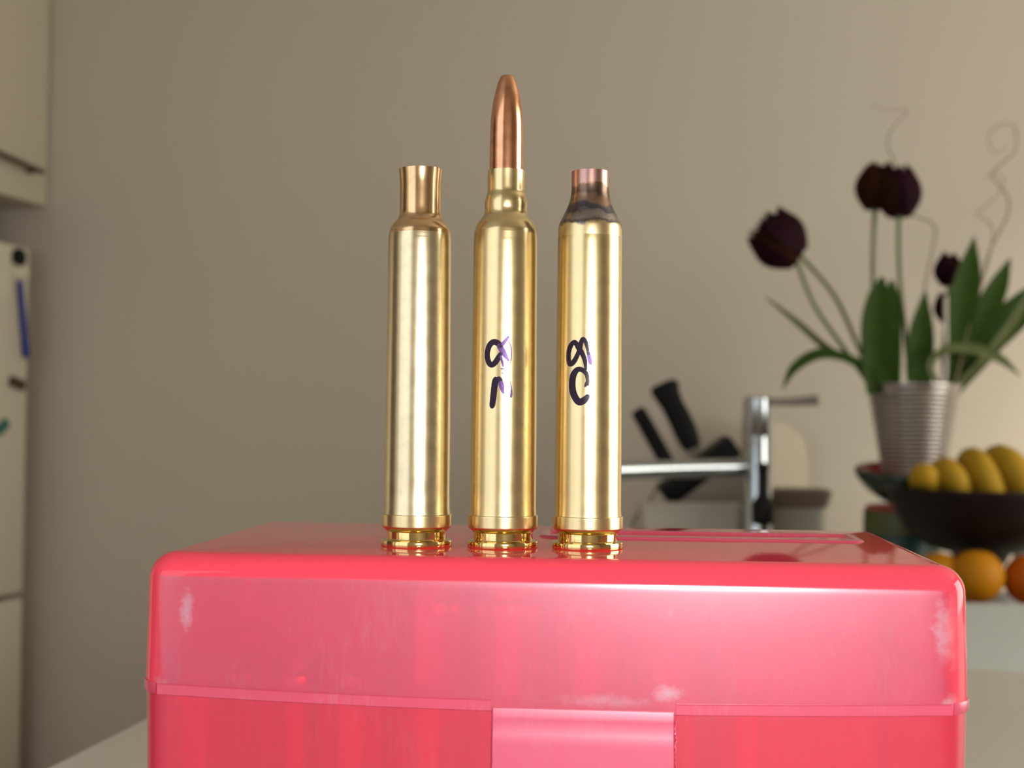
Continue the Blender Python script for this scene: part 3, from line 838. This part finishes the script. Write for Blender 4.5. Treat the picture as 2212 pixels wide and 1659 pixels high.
o = from_bm('lever', tube_bm([l1, (l1 + l3) / 2 + Vector((0, 0, -.001)), l3], [7 * fk, 9 * fk, 11.5 * fk], 16), M['steel'], fa); o['label'] = 'dark brushed side lever'
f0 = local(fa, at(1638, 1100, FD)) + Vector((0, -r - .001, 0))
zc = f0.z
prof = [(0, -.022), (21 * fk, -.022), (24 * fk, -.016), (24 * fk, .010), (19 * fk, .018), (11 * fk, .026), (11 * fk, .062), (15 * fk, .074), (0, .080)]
o = from_bm('black_shape', lathe_bm([(a, b + zc) for a, b in prof], 24), M['black'], fa)  # black turned shape set against the column front
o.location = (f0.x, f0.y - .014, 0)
o['label'] = 'black shape on the front of the column'

# knife block with two knives
KD = 2.36; kk = pxm(KD)
def P2(px, py, d=KD): return at(px, py, d)
ax = (P2(1570, 932) - P2(1425, 1040)); axn = ax.normalized()            # along the slotted face, rising right
dn = (P2(1480, 1000) - P2(1420, 895)); dn = (dn - axn * dn.dot(axn)).normalized()   # down into the block
bk = axn.cross(dn); 
if bk.y < 0: bk = -bk
KO = P2(1418, 1052)
blk = tag(empty('knife_block', (P2(1520, 1040).x, P2(1520, 1040).y, CTOP)), 'slanted knife block with black head behind the chrome tap', 'knife block')
def obox(name, o0, lo, hi, m, parent, bevel=.004):
    bm = bmesh.new()
    R = Matrix((( axn.x, dn.x, bk.x, o0.x), (axn.y, dn.y, bk.y, o0.y), (axn.z, dn.z, bk.z, o0.z), (0, 0, 0, 1)))
    bm_box(bm, lo, hi, bevel, 2, R)
    o = from_bm(name, bm, m, parent)
    if parent is not None: o.matrix_parent_inverse = parent.matrix_basis.inverted()
    return o
Lf = ax.length + .006
obox('head', KO, (0, 0, -.037), (Lf, 48 * kk, .037), M['black'], blk)
# steel body from the head down to the counter
q = [KO + axn * .006 + dn * 46 * kk, KO + axn * (Lf - .006) + dn * 46 * kk]
bm = bmesh.new()
qa = q[0]; qb = q[1]
down = (qb.z - CTOP) / -dn.z * 1.0
pa_ = qa + dn * ((qa.z - CTOP) / -dn.z); pb_ = qb + dn * ((qb.z - CTOP) / -dn.z)
vs = []
for off in (-.034, .034):
    for p in (qa, qb, pb_, pa_):
        vs.append(bm.verts.new(p + bk * off))
for f in ((0, 1, 2, 3), (7, 6, 5, 4), (0, 4, 5, 1), (1, 5, 6, 2), (2, 6, 7, 3), (3, 7, 4, 0)):
    bm.faces.new([vs[i] for i in f])
for v in vs: v.co.z = max(v.co.z, CTOP)
bmesh.ops.bevel(bm, geom=list(bm.edges), offset=.003, segments=2, affect='EDGES')
o = from_bm('body', bm, M['steel'], blk); o.matrix_parent_inverse = blk.matrix_basis.inverted()
def knife(p_top, p_in, w0, w1, label, hook):
    root = tag(empty('kitchen_knife', p_in), label, 'knife')
    d = (p_in - p_top); L = d.length; dd = d.normalized()
    s = dd.cross(Vector((0, 1, 0))).normalized()
    if s.x < 0: s = -s
    # outline of the handle (along, left, right)
    if hook: prof = [(0, -.50, .30), (.03, -.62, .55), (.10, -.66, .62), (.20, -.60, .50), (.35, -.52, .46), (.55, -.50, .52), (.75, -.50, .52), (.92, -.46, .44), (1, -.34, .34)]
    else: prof = [(0, -.35, .35), (.05, -.50, .50), (.3, -.50, .52), (.6, -.50, .52), (.9, -.50, .50), (1, -.42, .42)]
    rings = []
    for t, a, b in prof:
        c = p_top + d * t; wd = w0
        cen = (a + b) / 2 * wd; hw = (b - a) / 2 * wd; th = w1 / 2
        rings.append([(c + s * (cen + hw * cos(2 * pi * k / 16)) + Vector((0, 1, 0)) * th * sin(2 * pi * k / 16)) - p_in for k in range(16)])
    from_bm('handle', loft_bm(rings), M['black'], root)
    bm = bmesh.new()
    rings = []
    for t, wd in ((-.004, .36), (.010, .30), (.011, .26), (.05, .26), (.10, .22), (.115, .04)):
        c = p_in + dd * t
        rings.append([c + s * w0 * wd * a + Vector((0, .0016, 0)) * b - p_in for a, b in ((-1, -1), (1, -1), (1, 1), (-1, 1))])
    from_bm('blade', loft_bm(rings, bm), M['steel'], root, smooth=False)
    return root
knife(P2(1432, 826), P2(1497, 968), 50 * kk, .022, 'large black-handled knife in the block, its butt hooked at the top', True)
knife(P2(1376, 884), P2(1452, 1020), 33 * kk, .018, 'small straight black-handled knife left of the larger one', False)
# cable down from the block
cbl = [P2(1412, 1068, 2.28), P2(1392, 1098, 2.27), P2(1366, 1140, 2.25)]
g = Vector((cbl[-1].x - .03, cbl[-1].y, CTOP + .003))
tag(from_bm('power_cable', tube_bm([P2(1420, 1050, 2.28)] + cbl + [g, g + Vector((-.05, .02, 0))], .0022, 8), M['cable']), 'thin grey cable hanging down left of the knife block', 'cable')

# low white tub in front of the block
def place_box(name, x0, x1, ytop, depth, dd, m, label, cat, taper=0.0, rc=.015, lidm=None, lidh=0.0):
    a = at(x0, ytop, depth); b = at(x1, ytop, depth)
    c = (a + b) / 2; root = tag(empty(name, (c.x, c.y + dd / 2, CTOP)), label, cat)
    W = (b - a).length / 2; H = (a.z + b.z) / 2 - CTOP
    rings = []
    for z, k in ((0, 1 - taper - .01), (.004, 1 - taper), (H - lidh - .004, 1.0), (H - lidh, 1.0)):
        w_, d_ = W * k, dd / 2 * k
        rings.append([(x, y, z) for x, y in rrect(-w_, w_, -d_, d_, rc * k, 6)])
    return root, rings, W, H
root, rings, W, H = place_box('storage_tub', 1386, 1602, 1090, 2.20, .06, M['whitebox'], 'low off-white plastic tub between cable and tap', 'tub', taper=.04, rc=.010)
from_bm('body', loft_bm(rings), M['whitebox'], root)
rr_ = [[(x, y, z) for x, y in rrect(-W - e, W + e, -.03 - e, .03 + e, .010, 6)] for z, e in ((H - .009, 0.0005), (H - .008, .002), (H, .002), (H + .001, .0))]
from_bm('rim', loft_bm(rr_), M['whitebox'], root)
# grey container with brown lid right of the tap
root, rings, W, H = place_box('lidded_container', 1672, 1788, 1098, 2.20, .08, M['greybox'], 'grey container with a wide brown lid, right of the tap', 'container', taper=.06, rc=.02)
from_bm('body', loft_bm(rings), M['greybox'], root)
lh = at(1700, 1058, 2.20).z - CTOP
rr_ = [[(x, y, z) for x, y in rrect(-W - e, W + e, -.04 - e, .04 + e, .02, 6)] for z, e in ((H, 0.002), (H + .002, .004), (lh - .004, .010), (lh, .006))]
from_bm('lid', loft_bm(rr_), M['brownlid'], root)
# cream board leaning on the wall behind
bm = bmesh.new()
cd = 2.46
pz = [(1655, 905), (1700, 915), (1738, 945), (1745, 1000), (1748, 1060)]
pts = [at(x, y, cd) for x, y in pz]
bot = [Vector((pts[-1].x + .004, pts[-1].y - .02, CTOP + .0005)), Vector((at(1600, 1000, cd).x, pts[0].y - .02, CTOP + .0005))]
pts = [at(1605, 905, cd)] + pts + bot
f0_ = [bm.verts.new(p) for p in pts]
face = bm.faces.new(f0_)
ex = bmesh.ops.extrude_face_region(bm, geom=[face])
for v in [g_ for g_ in ex['geom'] if isinstance(g_, bmesh.types.BMVert)]: v.co += Vector((0, .016, 0))
bmesh.ops.bevel(bm, geom=list(bm.edges), offset=.003, segments=2, affect='EDGES')
tag(from_bm('chopping_board', bm, M['cream'], angle=30), 'cream rounded board standing behind the tap and lidded container', 'board')

# --- tin, bowl, vase and flowers
VD = 2.05; vk = pxm(VD)
vc = at(1974, 1000, VD)
tinc = at(1945, 1110, VD)
tin_top = at(1930, 1096, VD).z
tin = tag(empty('storage_tin', (tinc.x, tinc.y, CTOP)), 'olive green tin standing under the dark green bowl', 'tin')
tr_ = 78 * vk; th_ = tin_top - CTOP
from_bm('body', lathe_bm([(0, 0), (tr_, 0), (tr_, th_ - .03), (tr_ * .99, th_ - .006), (tr_ * .93, th_), (0, th_)], 48), M['olive'], tin)
o = from_bm('band', lathe_bm([(tr_ + .0003, th_ - .115), (tr_ + .0012, th_ - .113), (tr_ + .0012, th_ - .042), (tr_ + .0003, th_ - .040)], 48), M['teal'], tin); o['label'] = 'teal band'
o = from_bm('rim', lathe_bm([(tr_ * .86, th_ + .0002), (tr_ * .955, th_ - .003), (tr_ * .97, th_ - .001), (tr_ * .90, th_ + .0035), (tr_ * .86, th_ + .0035)], 48, close=True), M['redglaze'], tin); o['label'] = 'red rim'
bc = Vector((at(1960, 1050, VD).x, tinc.y, tin_top + .0036))
bw = tag(empty('glazed_bowl', bc + Vector((0, 0, .006))), 'dark green bowl with red inside, holding up the vase', 'bowl')
brr = 113 * vk; bh = at(1860, 1022, VD).z - bc.z
out_ = smoothprof([(tr_ * .62, 0), (tr_ * .75, .004), (brr * .72, bh * .30), (brr * .90, bh * .62), (brr * .995, bh * .88), (brr, bh)], 5)
inn_ = smoothprof([(brr - .004, bh), (brr * .93, bh * .86), (brr * .80, bh * .55), (brr * .60, bh * .30), (brr * .5, bh * .22)], 5)
from_bm('outside', lathe_bm([(0, 0)] + out_ + [(brr - .002, bh + .002), (brr - .004, bh)], 64), M['dgreen'], bw)
o = from_bm('inside', lathe_bm(inn_ + [(0, bh * .22)], 64), M['redglaze'], bw); o['label'] = 'red glazed inside'
bw.rotation_euler = (radians(6), radians(0), 0)
vz0 = bc.z + bh * .22 + .012
vtop = at(1976, 830, VD).z
vs_ = tag(empty('vase', (vc.x, bc.y, vz0)), 'tapered ribbed metal vase holding the dark tulips', 'vase')
Hh = vtop - vz0
R0 = 60 * vk; R1 = 97 * vk
pr = [(0, 0), (R0 * .96, 0)]
nr = 22
for i in range(nr):
    z0 = .006 + (Hh - .016) * i / nr; z1_ = .006 + (Hh - .016) * (i + 1) / nr
    rb = lambda z: R0 + (R1 - R0) * z / Hh
    zm = (z0 + z1_) / 2
    pr += [(rb(z0) - .0010, z0), (rb(z0) + .0004, z0 + (z1_ - z0) * .25), (rb(zm) + .0012, zm), (rb(z1_) + .0004, z0 + (z1_ - z0) * .75)]
pr += [(R1 - .001, Hh - .010), (R1, Hh - .004), (R1 + .003, Hh - .003), (R1 + .003, Hh), (R1 - .001, Hh), (R1 - .003, Hh - .004), (R0 - .002, .01), (0, .01)]
from_bm('wall', lathe_bm(pr, 72), M['vase'], vs_, angle=70)
VC = Vector((vc.x, bc.y, 0))
root_pt = Vector((VC.x, VC.y, vz0 + .03))

def petal_bm(L, W, curl, twist, cup):
    """one petal, base at origin, growing along +Z, facing +X outward"""
    bm = bmesh.new(); nu, nv = 10, 8
    g = []
    for i in range(nu + 1):
        t = i / nu
        wv = W * (sin(pi * min(1, t * .80 + .12)) ** .6)
        row = []
        for j in range(nv + 1):
            s = j / nv * 2 - 1
            ang = s * wv / (cup) * .9
            rr = cup * (0.20 + .85 * sin(pi * min(1, t * .80 + .12))) + curl * t ** 3
            jag = (noise.noise(Vector((s * 5, twist * 9, t * 3)))) * .18 * L * t ** 5
            row.append(bm.verts.new((rr * cos(ang), rr * sin(ang), L * t + jag - .02 * L * s * s)))
        g.append(row)
    for i in range(nu):
        for j in range(nv):
            bm.faces.new((g[i][j], g[i][j + 1], g[i + 1][j + 1], g[i + 1][j]))
    bmesh.ops.solidify(bm, geom=bm.faces[:], thickness=.0012)
    return bm
def leaf_obj(pts, widths, m, parent, fold=.25, face=Vector((0, -1, 0)), name='leaf'):
    """a blade leaf along 3-D points, width list; lies across the view with a folded midrib"""
    path = catmull(pts, 6); ws = catmull([Vector((w_, 0, 0)) for w_ in widths], 6)
    bm = bmesh.new(); rows = []
    for i, p in enumerate(path):
        t = (path[min(i + 1, len(path) - 1)] - path[max(i - 1, 0)]).normalized()
        s = t.cross(face).normalized(); nrm = s.cross(t).normalized()
        hw = max(ws[i].x, .0006)
        row = []
        for q in (-1, -.5, 0, .5, 1):
            row.append(bm.verts.new(p + s * hw * q + nrm * fold * hw * (abs(q) - .5) - parent.location))
        rows.append(row)
    for a, b in zip(rows[:-1], rows[1:]):
        for q in range(4): bm.faces.new((a[q], a[q + 1], b[q + 1], b[q]))
    bmesh.ops.solidify(bm, geom=bm.faces[:], thickness=.001)
    return from_bm(name, bm, m, parent)
def tulip(head, direction, size, stem_px, label, open_=1.0, brown=1, dd=0.0, leaves=()):
    """head: point at the flower's base; direction: unit vector the flower points along"""
    root = tag(empty('tulip', root_pt + Vector((0, dd * .3, 0))), label, 'tulip', None)
    pts = [root_pt + Vector((random.uniform(-.015, .015), random.uniform(-.01, .01), 0))] + [at(x, y, VD + dd) for x, y in stem_px] + [head]
    bm = tube_bm([p - root.location for p in pts], .0036, 10)
    from_bm('stem', bm, M['stem'], root)
    q = direction.to_track_quat('Z', 'X').to_matrix().to_4x4()
    for k in range(6):
        big = k % 2
        b = petal_bm(size * (1.0 if big else .93), size * .42, size * .05 * open_ * (k % 3), k * .37 + head.x * 10, size * (.42 if big else .37))
        R = Matrix.Translation(head - root.location - direction * .004) @ q @ Matrix.Rotation(k * pi / 3 + .3, 4, 'Z')
        b.transform(R)
        from_bm('petal', b, M['petal_brown'] if k in ((1, 4) if brown else ()) else M['petal'], root)
    b = tube_bm([head - root.location - direction * .006, head - root.location + direction * .010], [.006, .009], 12, sub=3)
    from_bm('receptacle', b, M['stem'], root)
    for lp, lw, lm, ld_ in leaves:
        leaf_obj([at(x, y, VD + ld_) for x, y in lp], [w_ * vk for w_ in lw], lm, root)
    return root
def dirpx(a, b, d=VD): return (at(b[0], b[1], d) - at(a[0], a[1], d)).normalized()
T = []
tulip(at(1718, 556, VD), dirpx((1720, 556), (1632, 500)), 114 * vk, [(1890, 850), (1835, 770), (1760, 660)],
      'dark maroon tulip on the lower of the two stems leaning left', open_=1.0, leaves=[
        ([(1885, 850), (1875, 800), (1820, 770), (1765, 765), (1715, 795), (1690, 842)], [9, 10, 10, 12, 10, 1], M['leaf'], -.03),
        ([(1885, 850), (1860, 795), (1790, 755), (1720, 695), (1655, 643)], [6, 7, 8, 7, 2], M['leaf_pale'], .02)])
tulip(at(1722, 545, VD + .04), dirpx((1722, 545), (1650, 455)), 108 * vk, [(1895, 850), (1850, 740), (1800, 635)],
      'dark maroon tulip behind its twin at the far left, on the upper leaning stem', dd=.04)
tulip(at(1890, 447, VD), dirpx((1890, 447), (1896, 340)), 100 * vk, [(1900, 850), (1888, 700), (1886, 560)],
      'dark tulip at top centre on the straight stem, left of a pair', leaves=[
        ([(1900, 850), (1893, 780), (1890, 700), (1898, 640), (1906, 598)], [28, 32, 31, 24, 4], M['leaf'], -.03),
        ([(1920, 850), (1920, 780), (1925, 700), (1926, 640), (1926, 604)], [24, 26, 22, 16, 3], M['leaf'], -.02)])
tulip(at(1941, 463, VD - .02), dirpx((1941, 463), (1944, 350)), 108 * vk, [(1965, 850), (1955, 720), (1943, 590)],
      'dark tulip at top centre with a ragged tip, right of a pair', open_=2.2, leaves=[
        ([(1985, 850), (1985, 780), (1990, 710), (1998, 630)], [24, 30, 26, 3], M['leaf'], -.02)])
tulip(at(2050, 612, VD + .03), dirpx((2052, 612), (2049, 545)), 72 * vk, [(2030, 850), (2046, 760), (2050, 670)],
      'small brown tulip bud beside the tall right-hand leaf', brown=1, open_=0, dd=.03, leaves=[
        ([(2052, 850), (2058, 770), (2075, 680), (2092, 590), (2104, 512)], [14, 26, 33, 26, 2], M['leaf'], -.02),
        ([(2060, 850), (2075, 790), (2115, 700), (2155, 620), (2182, 558)], [14, 24, 30, 22, 2], M['leaf'], .0)])
tulip(at(2050, 690, VD + .05), dirpx((2050, 690), (2040, 635)), 66 * vk, [(2050, 850), (2056, 800), (2058, 740)],
      'lowest dark tulip bud half hidden behind a broad leaf', brown=0, open_=0, dd=.05, leaves=[
        ([(2055, 850), (2085, 800), (2140, 730), (2205, 665), (2275, 590)], [14, 26, 34, 32, 4], M['leaf'], .02),
        ([(2050, 850), (2105, 800), (2165, 730), (2225, 640), (2262, 560)], [8, 10, 12, 10, 2], M['leaf_pale'], -.01),
        ([(2030, 840), (2010, 790), (2040, 756), (2100, 752), (2160, 775), (2204, 812)], [5, 7, 9, 12, 10, 1], M['leaf_pale'], -.05)])
def twig(name, pts, label, r=.0014, d=VD):
    root = tag(empty(name, root_pt), label, 'twig')
    P_ = [root_pt + Vector((.01, .01, 0))] + [at(x, y, d) for x, y in pts]
    n = len(P_)
    from_bm('branch', tube_bm([p - root_pt for p in P_], [r * (1.5 - .95 * i / (n - 1)) for i in range(n)], 8), M['twig'], root)
    return root
twig('curly_twig', [(1975, 850), (1990, 700), (1998, 620), (2012, 550), (2021, 500), (2008, 478), (1972, 463), (1948, 420), (1932, 350), (1918, 318), (1920, 290), (1938, 265), (1958, 245), (1955, 237), (1920, 238), (1885, 228)],
     'thin curly twig rising above the pair of top tulips')
twig('curly_twig', [(2060, 850), (2100, 700), (2132, 560), (2160, 500), (2178, 460), (2176, 425), (2150, 390), (2142, 375), (2165, 352), (2190, 330), (2196, 300), (2188, 270), (2165, 268), (2140, 285), (2136, 310), (2150, 330), (2175, 318)],
     'tall corkscrew twig at the right above the big leaves')
twig('curly_twig', [(2055, 850), (2090, 720), (2130, 580), (2144, 520), (2140, 485), (2110, 462), (2130, 445), (2156, 420), (2168, 390), (2150, 372), (2125, 385)],
     'shorter twig curling beside the corkscrew twig', r=.0012, d=VD - .02)
# pale stake seen between the leaves
root = tag(from_bm('plant_stake', tube_bm([root_pt + Vector((.004, -.012, 0)), at(2038, 840, VD - .03), at(2043, 640, VD - .03)], .0035, 8), M['whitebox']), 'pale stake standing between the right-hand leaves', 'stake')

# --- fruit bowl on a foot, with bananas
PD = 1.87; pk = pxm(PD)
pc = at(2118, 1100, PD)
fz = at(2118, 1190, PD).z; rz_ = at(2118, 1056, PD).z
fbw = tag(empty('fruit_bowl', (pc.x, pc.y, CTOP)), 'black wooden footed bowl heaped with bananas', 'bowl')
RR = 194 * pk; h1_ = fz - CTOP; h2_ = rz_ - CTOP
o_ = smoothprof([(.030, h1_ - .004), (.062, h1_ + .002), (RR * .66, h1_ + .014), (RR * .84, h1_ + (h2_ - h1_) * .42), (RR * .96, h1_ + (h2_ - h1_) * .78), (RR, h2_)], 5)
i_ = smoothprof([(RR - .006, h2_), (RR * .90, h1_ + (h2_ - h1_) * .70), (RR * .74, h1_ + (h2_ - h1_) * .40), (RR * .5, h1_ + .022), (.02, h1_ + .016)], 5)
from_bm('bowl', lathe_bm(o_ + [(RR - .001, h2_ + .002), (RR - .004, h2_ + .002)] + i_ + [(0, h1_ + .016)], 96), M['black_wood'], fbw, angle=50)
from_bm('foot', lathe_bm([(0, 0), (.055, 0), (.056, .008), (.040, .018), (.026, .04), (.024, h1_ - .035), (.040, h1_ - .005), (.046, h1_ + .002), (0, h1_ + .002)], 48), M['black_wood'], fbw, angle=50)
def banana(pts, rad, label, d=PD):
    P_ = [at(x, y, d + dd) for x, y, dd in pts]
    root = tag(empty('banana', P_[len(P_) // 2]), label, 'banana', 'bananas in the black bowl')
    n = len(P_)
    rr = [rad * pk * f for f in ([.55, .93, 1.0, 1.0, .92, .5] if n == 6 else [.55, .95, 1, .9, .5])]
    b = tube_bm([p - root.location for p in P_], rr, 10)
    from_bm('skin', b, M['banana'], root, angle=60)
    t = (P_[0] - P_[1]).normalized()
    from_bm('tip', tube_bm([P_[0] - root.location - t * .002, P_[0] - root.location + t * .008], [rad * pk * .5, rad * pk * .25], 8, sub=3), M['banana_tip'], root)
banana([(2050, 1120, .02), (2035, 1085, 0), (2015, 1045, -.03), (1995, 1028, -.04), (1990, 1050, .0), (1998, 1085, .05)][:6], 28, 'leftmost and lowest banana in the black bowl')
banana([(2105, 1125, .00), (2085, 1080, -.03), (2062, 1035, -.05), (2040, 1016, -.02), (2036, 1040, .03), (2050, 1085, .07)], 29, 'second banana from the left in the black bowl')
banana([(2165, 1115, -.02), (2145, 1070, -.05), (2122, 1020, -.05), (2100, 996, .00), (2096, 1020, .05), (2110, 1075, .09)], 31, 'third banana from the left in the black bowl')
banana([(2235, 1120, -.02), (2218, 1070, -.05), (2190, 1015, -.05), (2158, 993, .00), (2155, 1015, .05), (2175, 1075, .09)], 34, 'highest banana in the black bowl, cut by the photo edge')

# --- white dish with oranges
OD = 1.75; ok = pxm(OD)
dz = at(2160, 1304, OD - .06).z - CTOP
dc = at(2180, 1300, OD)
ds = tag(empty('serving_dish', (dc.x, dc.y, CTOP), radians(-2)), 'deep white ceramic dish full of oranges at the lower right', 'dish')
def dring(w_, d_, z, rc): return [(x, y, z) for x, y in rrect(-w_, w_, -d_, d_, rc, 8)]
W_, D_ = .150, .060
rings = [dring(W_ * .90, D_ * .86, 0, .02), dring(W_ * .92, D_ * .88, .003, .022), dring(W_ * .97, D_ * .95, dz * .5, .025), dring(W_, D_, dz - .004, .028), dring(W_ + .001, D_ + .001, dz - .001, .028), dring(W_ - .001, D_ - .001, dz, .027),
         dring(W_ - .005, D_ - .005, dz - .001, .024), dring(W_ - .006, D_ - .006, dz - .004, .023), dring(W_ * .92, D_ * .86, dz * .5, .02), dring(W_ * .86, D_ * .80, .006, .016)]
from_bm('dish', loft_bm(rings), M['ceramic'], ds, angle=60)
def orange(px, py, rpx, d, m, label):
    c = at(px, py, d); r = rpx * d / F
    root = tag(empty('orange', c), label, 'orange', None)
    bm = bmesh.new(); bmesh.ops.create_icosphere(bm, subdivisions=4, radius=r)
    for v in bm.verts:
        n = v.co.normalized()
        v.co *= 1 + .012 * noise.noise(n * 1.7 + c * 9) - (.035 * max(0, n.z - .93) / .07) 
        v.co.z *= .97
    from_bm('peel', bm, m, root, angle=0)
    bm = lathe_bm([(0, .0016), (.0022, .0012), (.0028, 0), (.0022, -.002)], 10)
    bmesh.ops.translate(bm, verts=bm.verts, vec=(0, 0, r * .945))
    from_bm('stem_button', bm, M['leaf'], root)
    return root
orange(2110, 1244, 58, OD, M['orange'], 'largest golden orange in the dish, just right of the red box corner')
orange(2030, 1246, 54, OD + .02, M['orange'], 'golden orange mostly hidden behind the red box corner')
orange(2226, 1252, 57, OD + .0, M['orange_deep'], 'deep orange fruit cut by the right edge of the photo')
# hidden layer that carries them
for px_, dd_ in ((2070, .0), (2165, .01), (2260, .0)):
    o = orange(px_, 1352, 50, OD + dd_, M['orange'], 'orange of the lower layer hidden inside the white dish')
    o['group'] = 'oranges hidden inside the dish'
# bright white jar behind the orange
jd = 1.98; jc = at(2224, 1170, jd); jh = at(2200, 1153, jd).z - CTOP
jr = 34 * jd / F
jar = tag(empty('white_jar', (jc.x, jc.y, CTOP)), 'bright white jar glimpsed under the fruit bowl at the photo edge', 'jar')
from_bm('body', lathe_bm([(0, 0), (jr * .9, 0), (jr, .006), (jr, jh - .022), (jr * .96, jh - .018), (0, jh - .018)], 32), M['white'], jar)
from_bm('lid', lathe_bm([(0, jh - .018), (jr * 1.0, jh - .018), (jr * 1.02, jh - .010), (jr * .85, jh - .002), (0, jh)], 32), M['white'], jar)
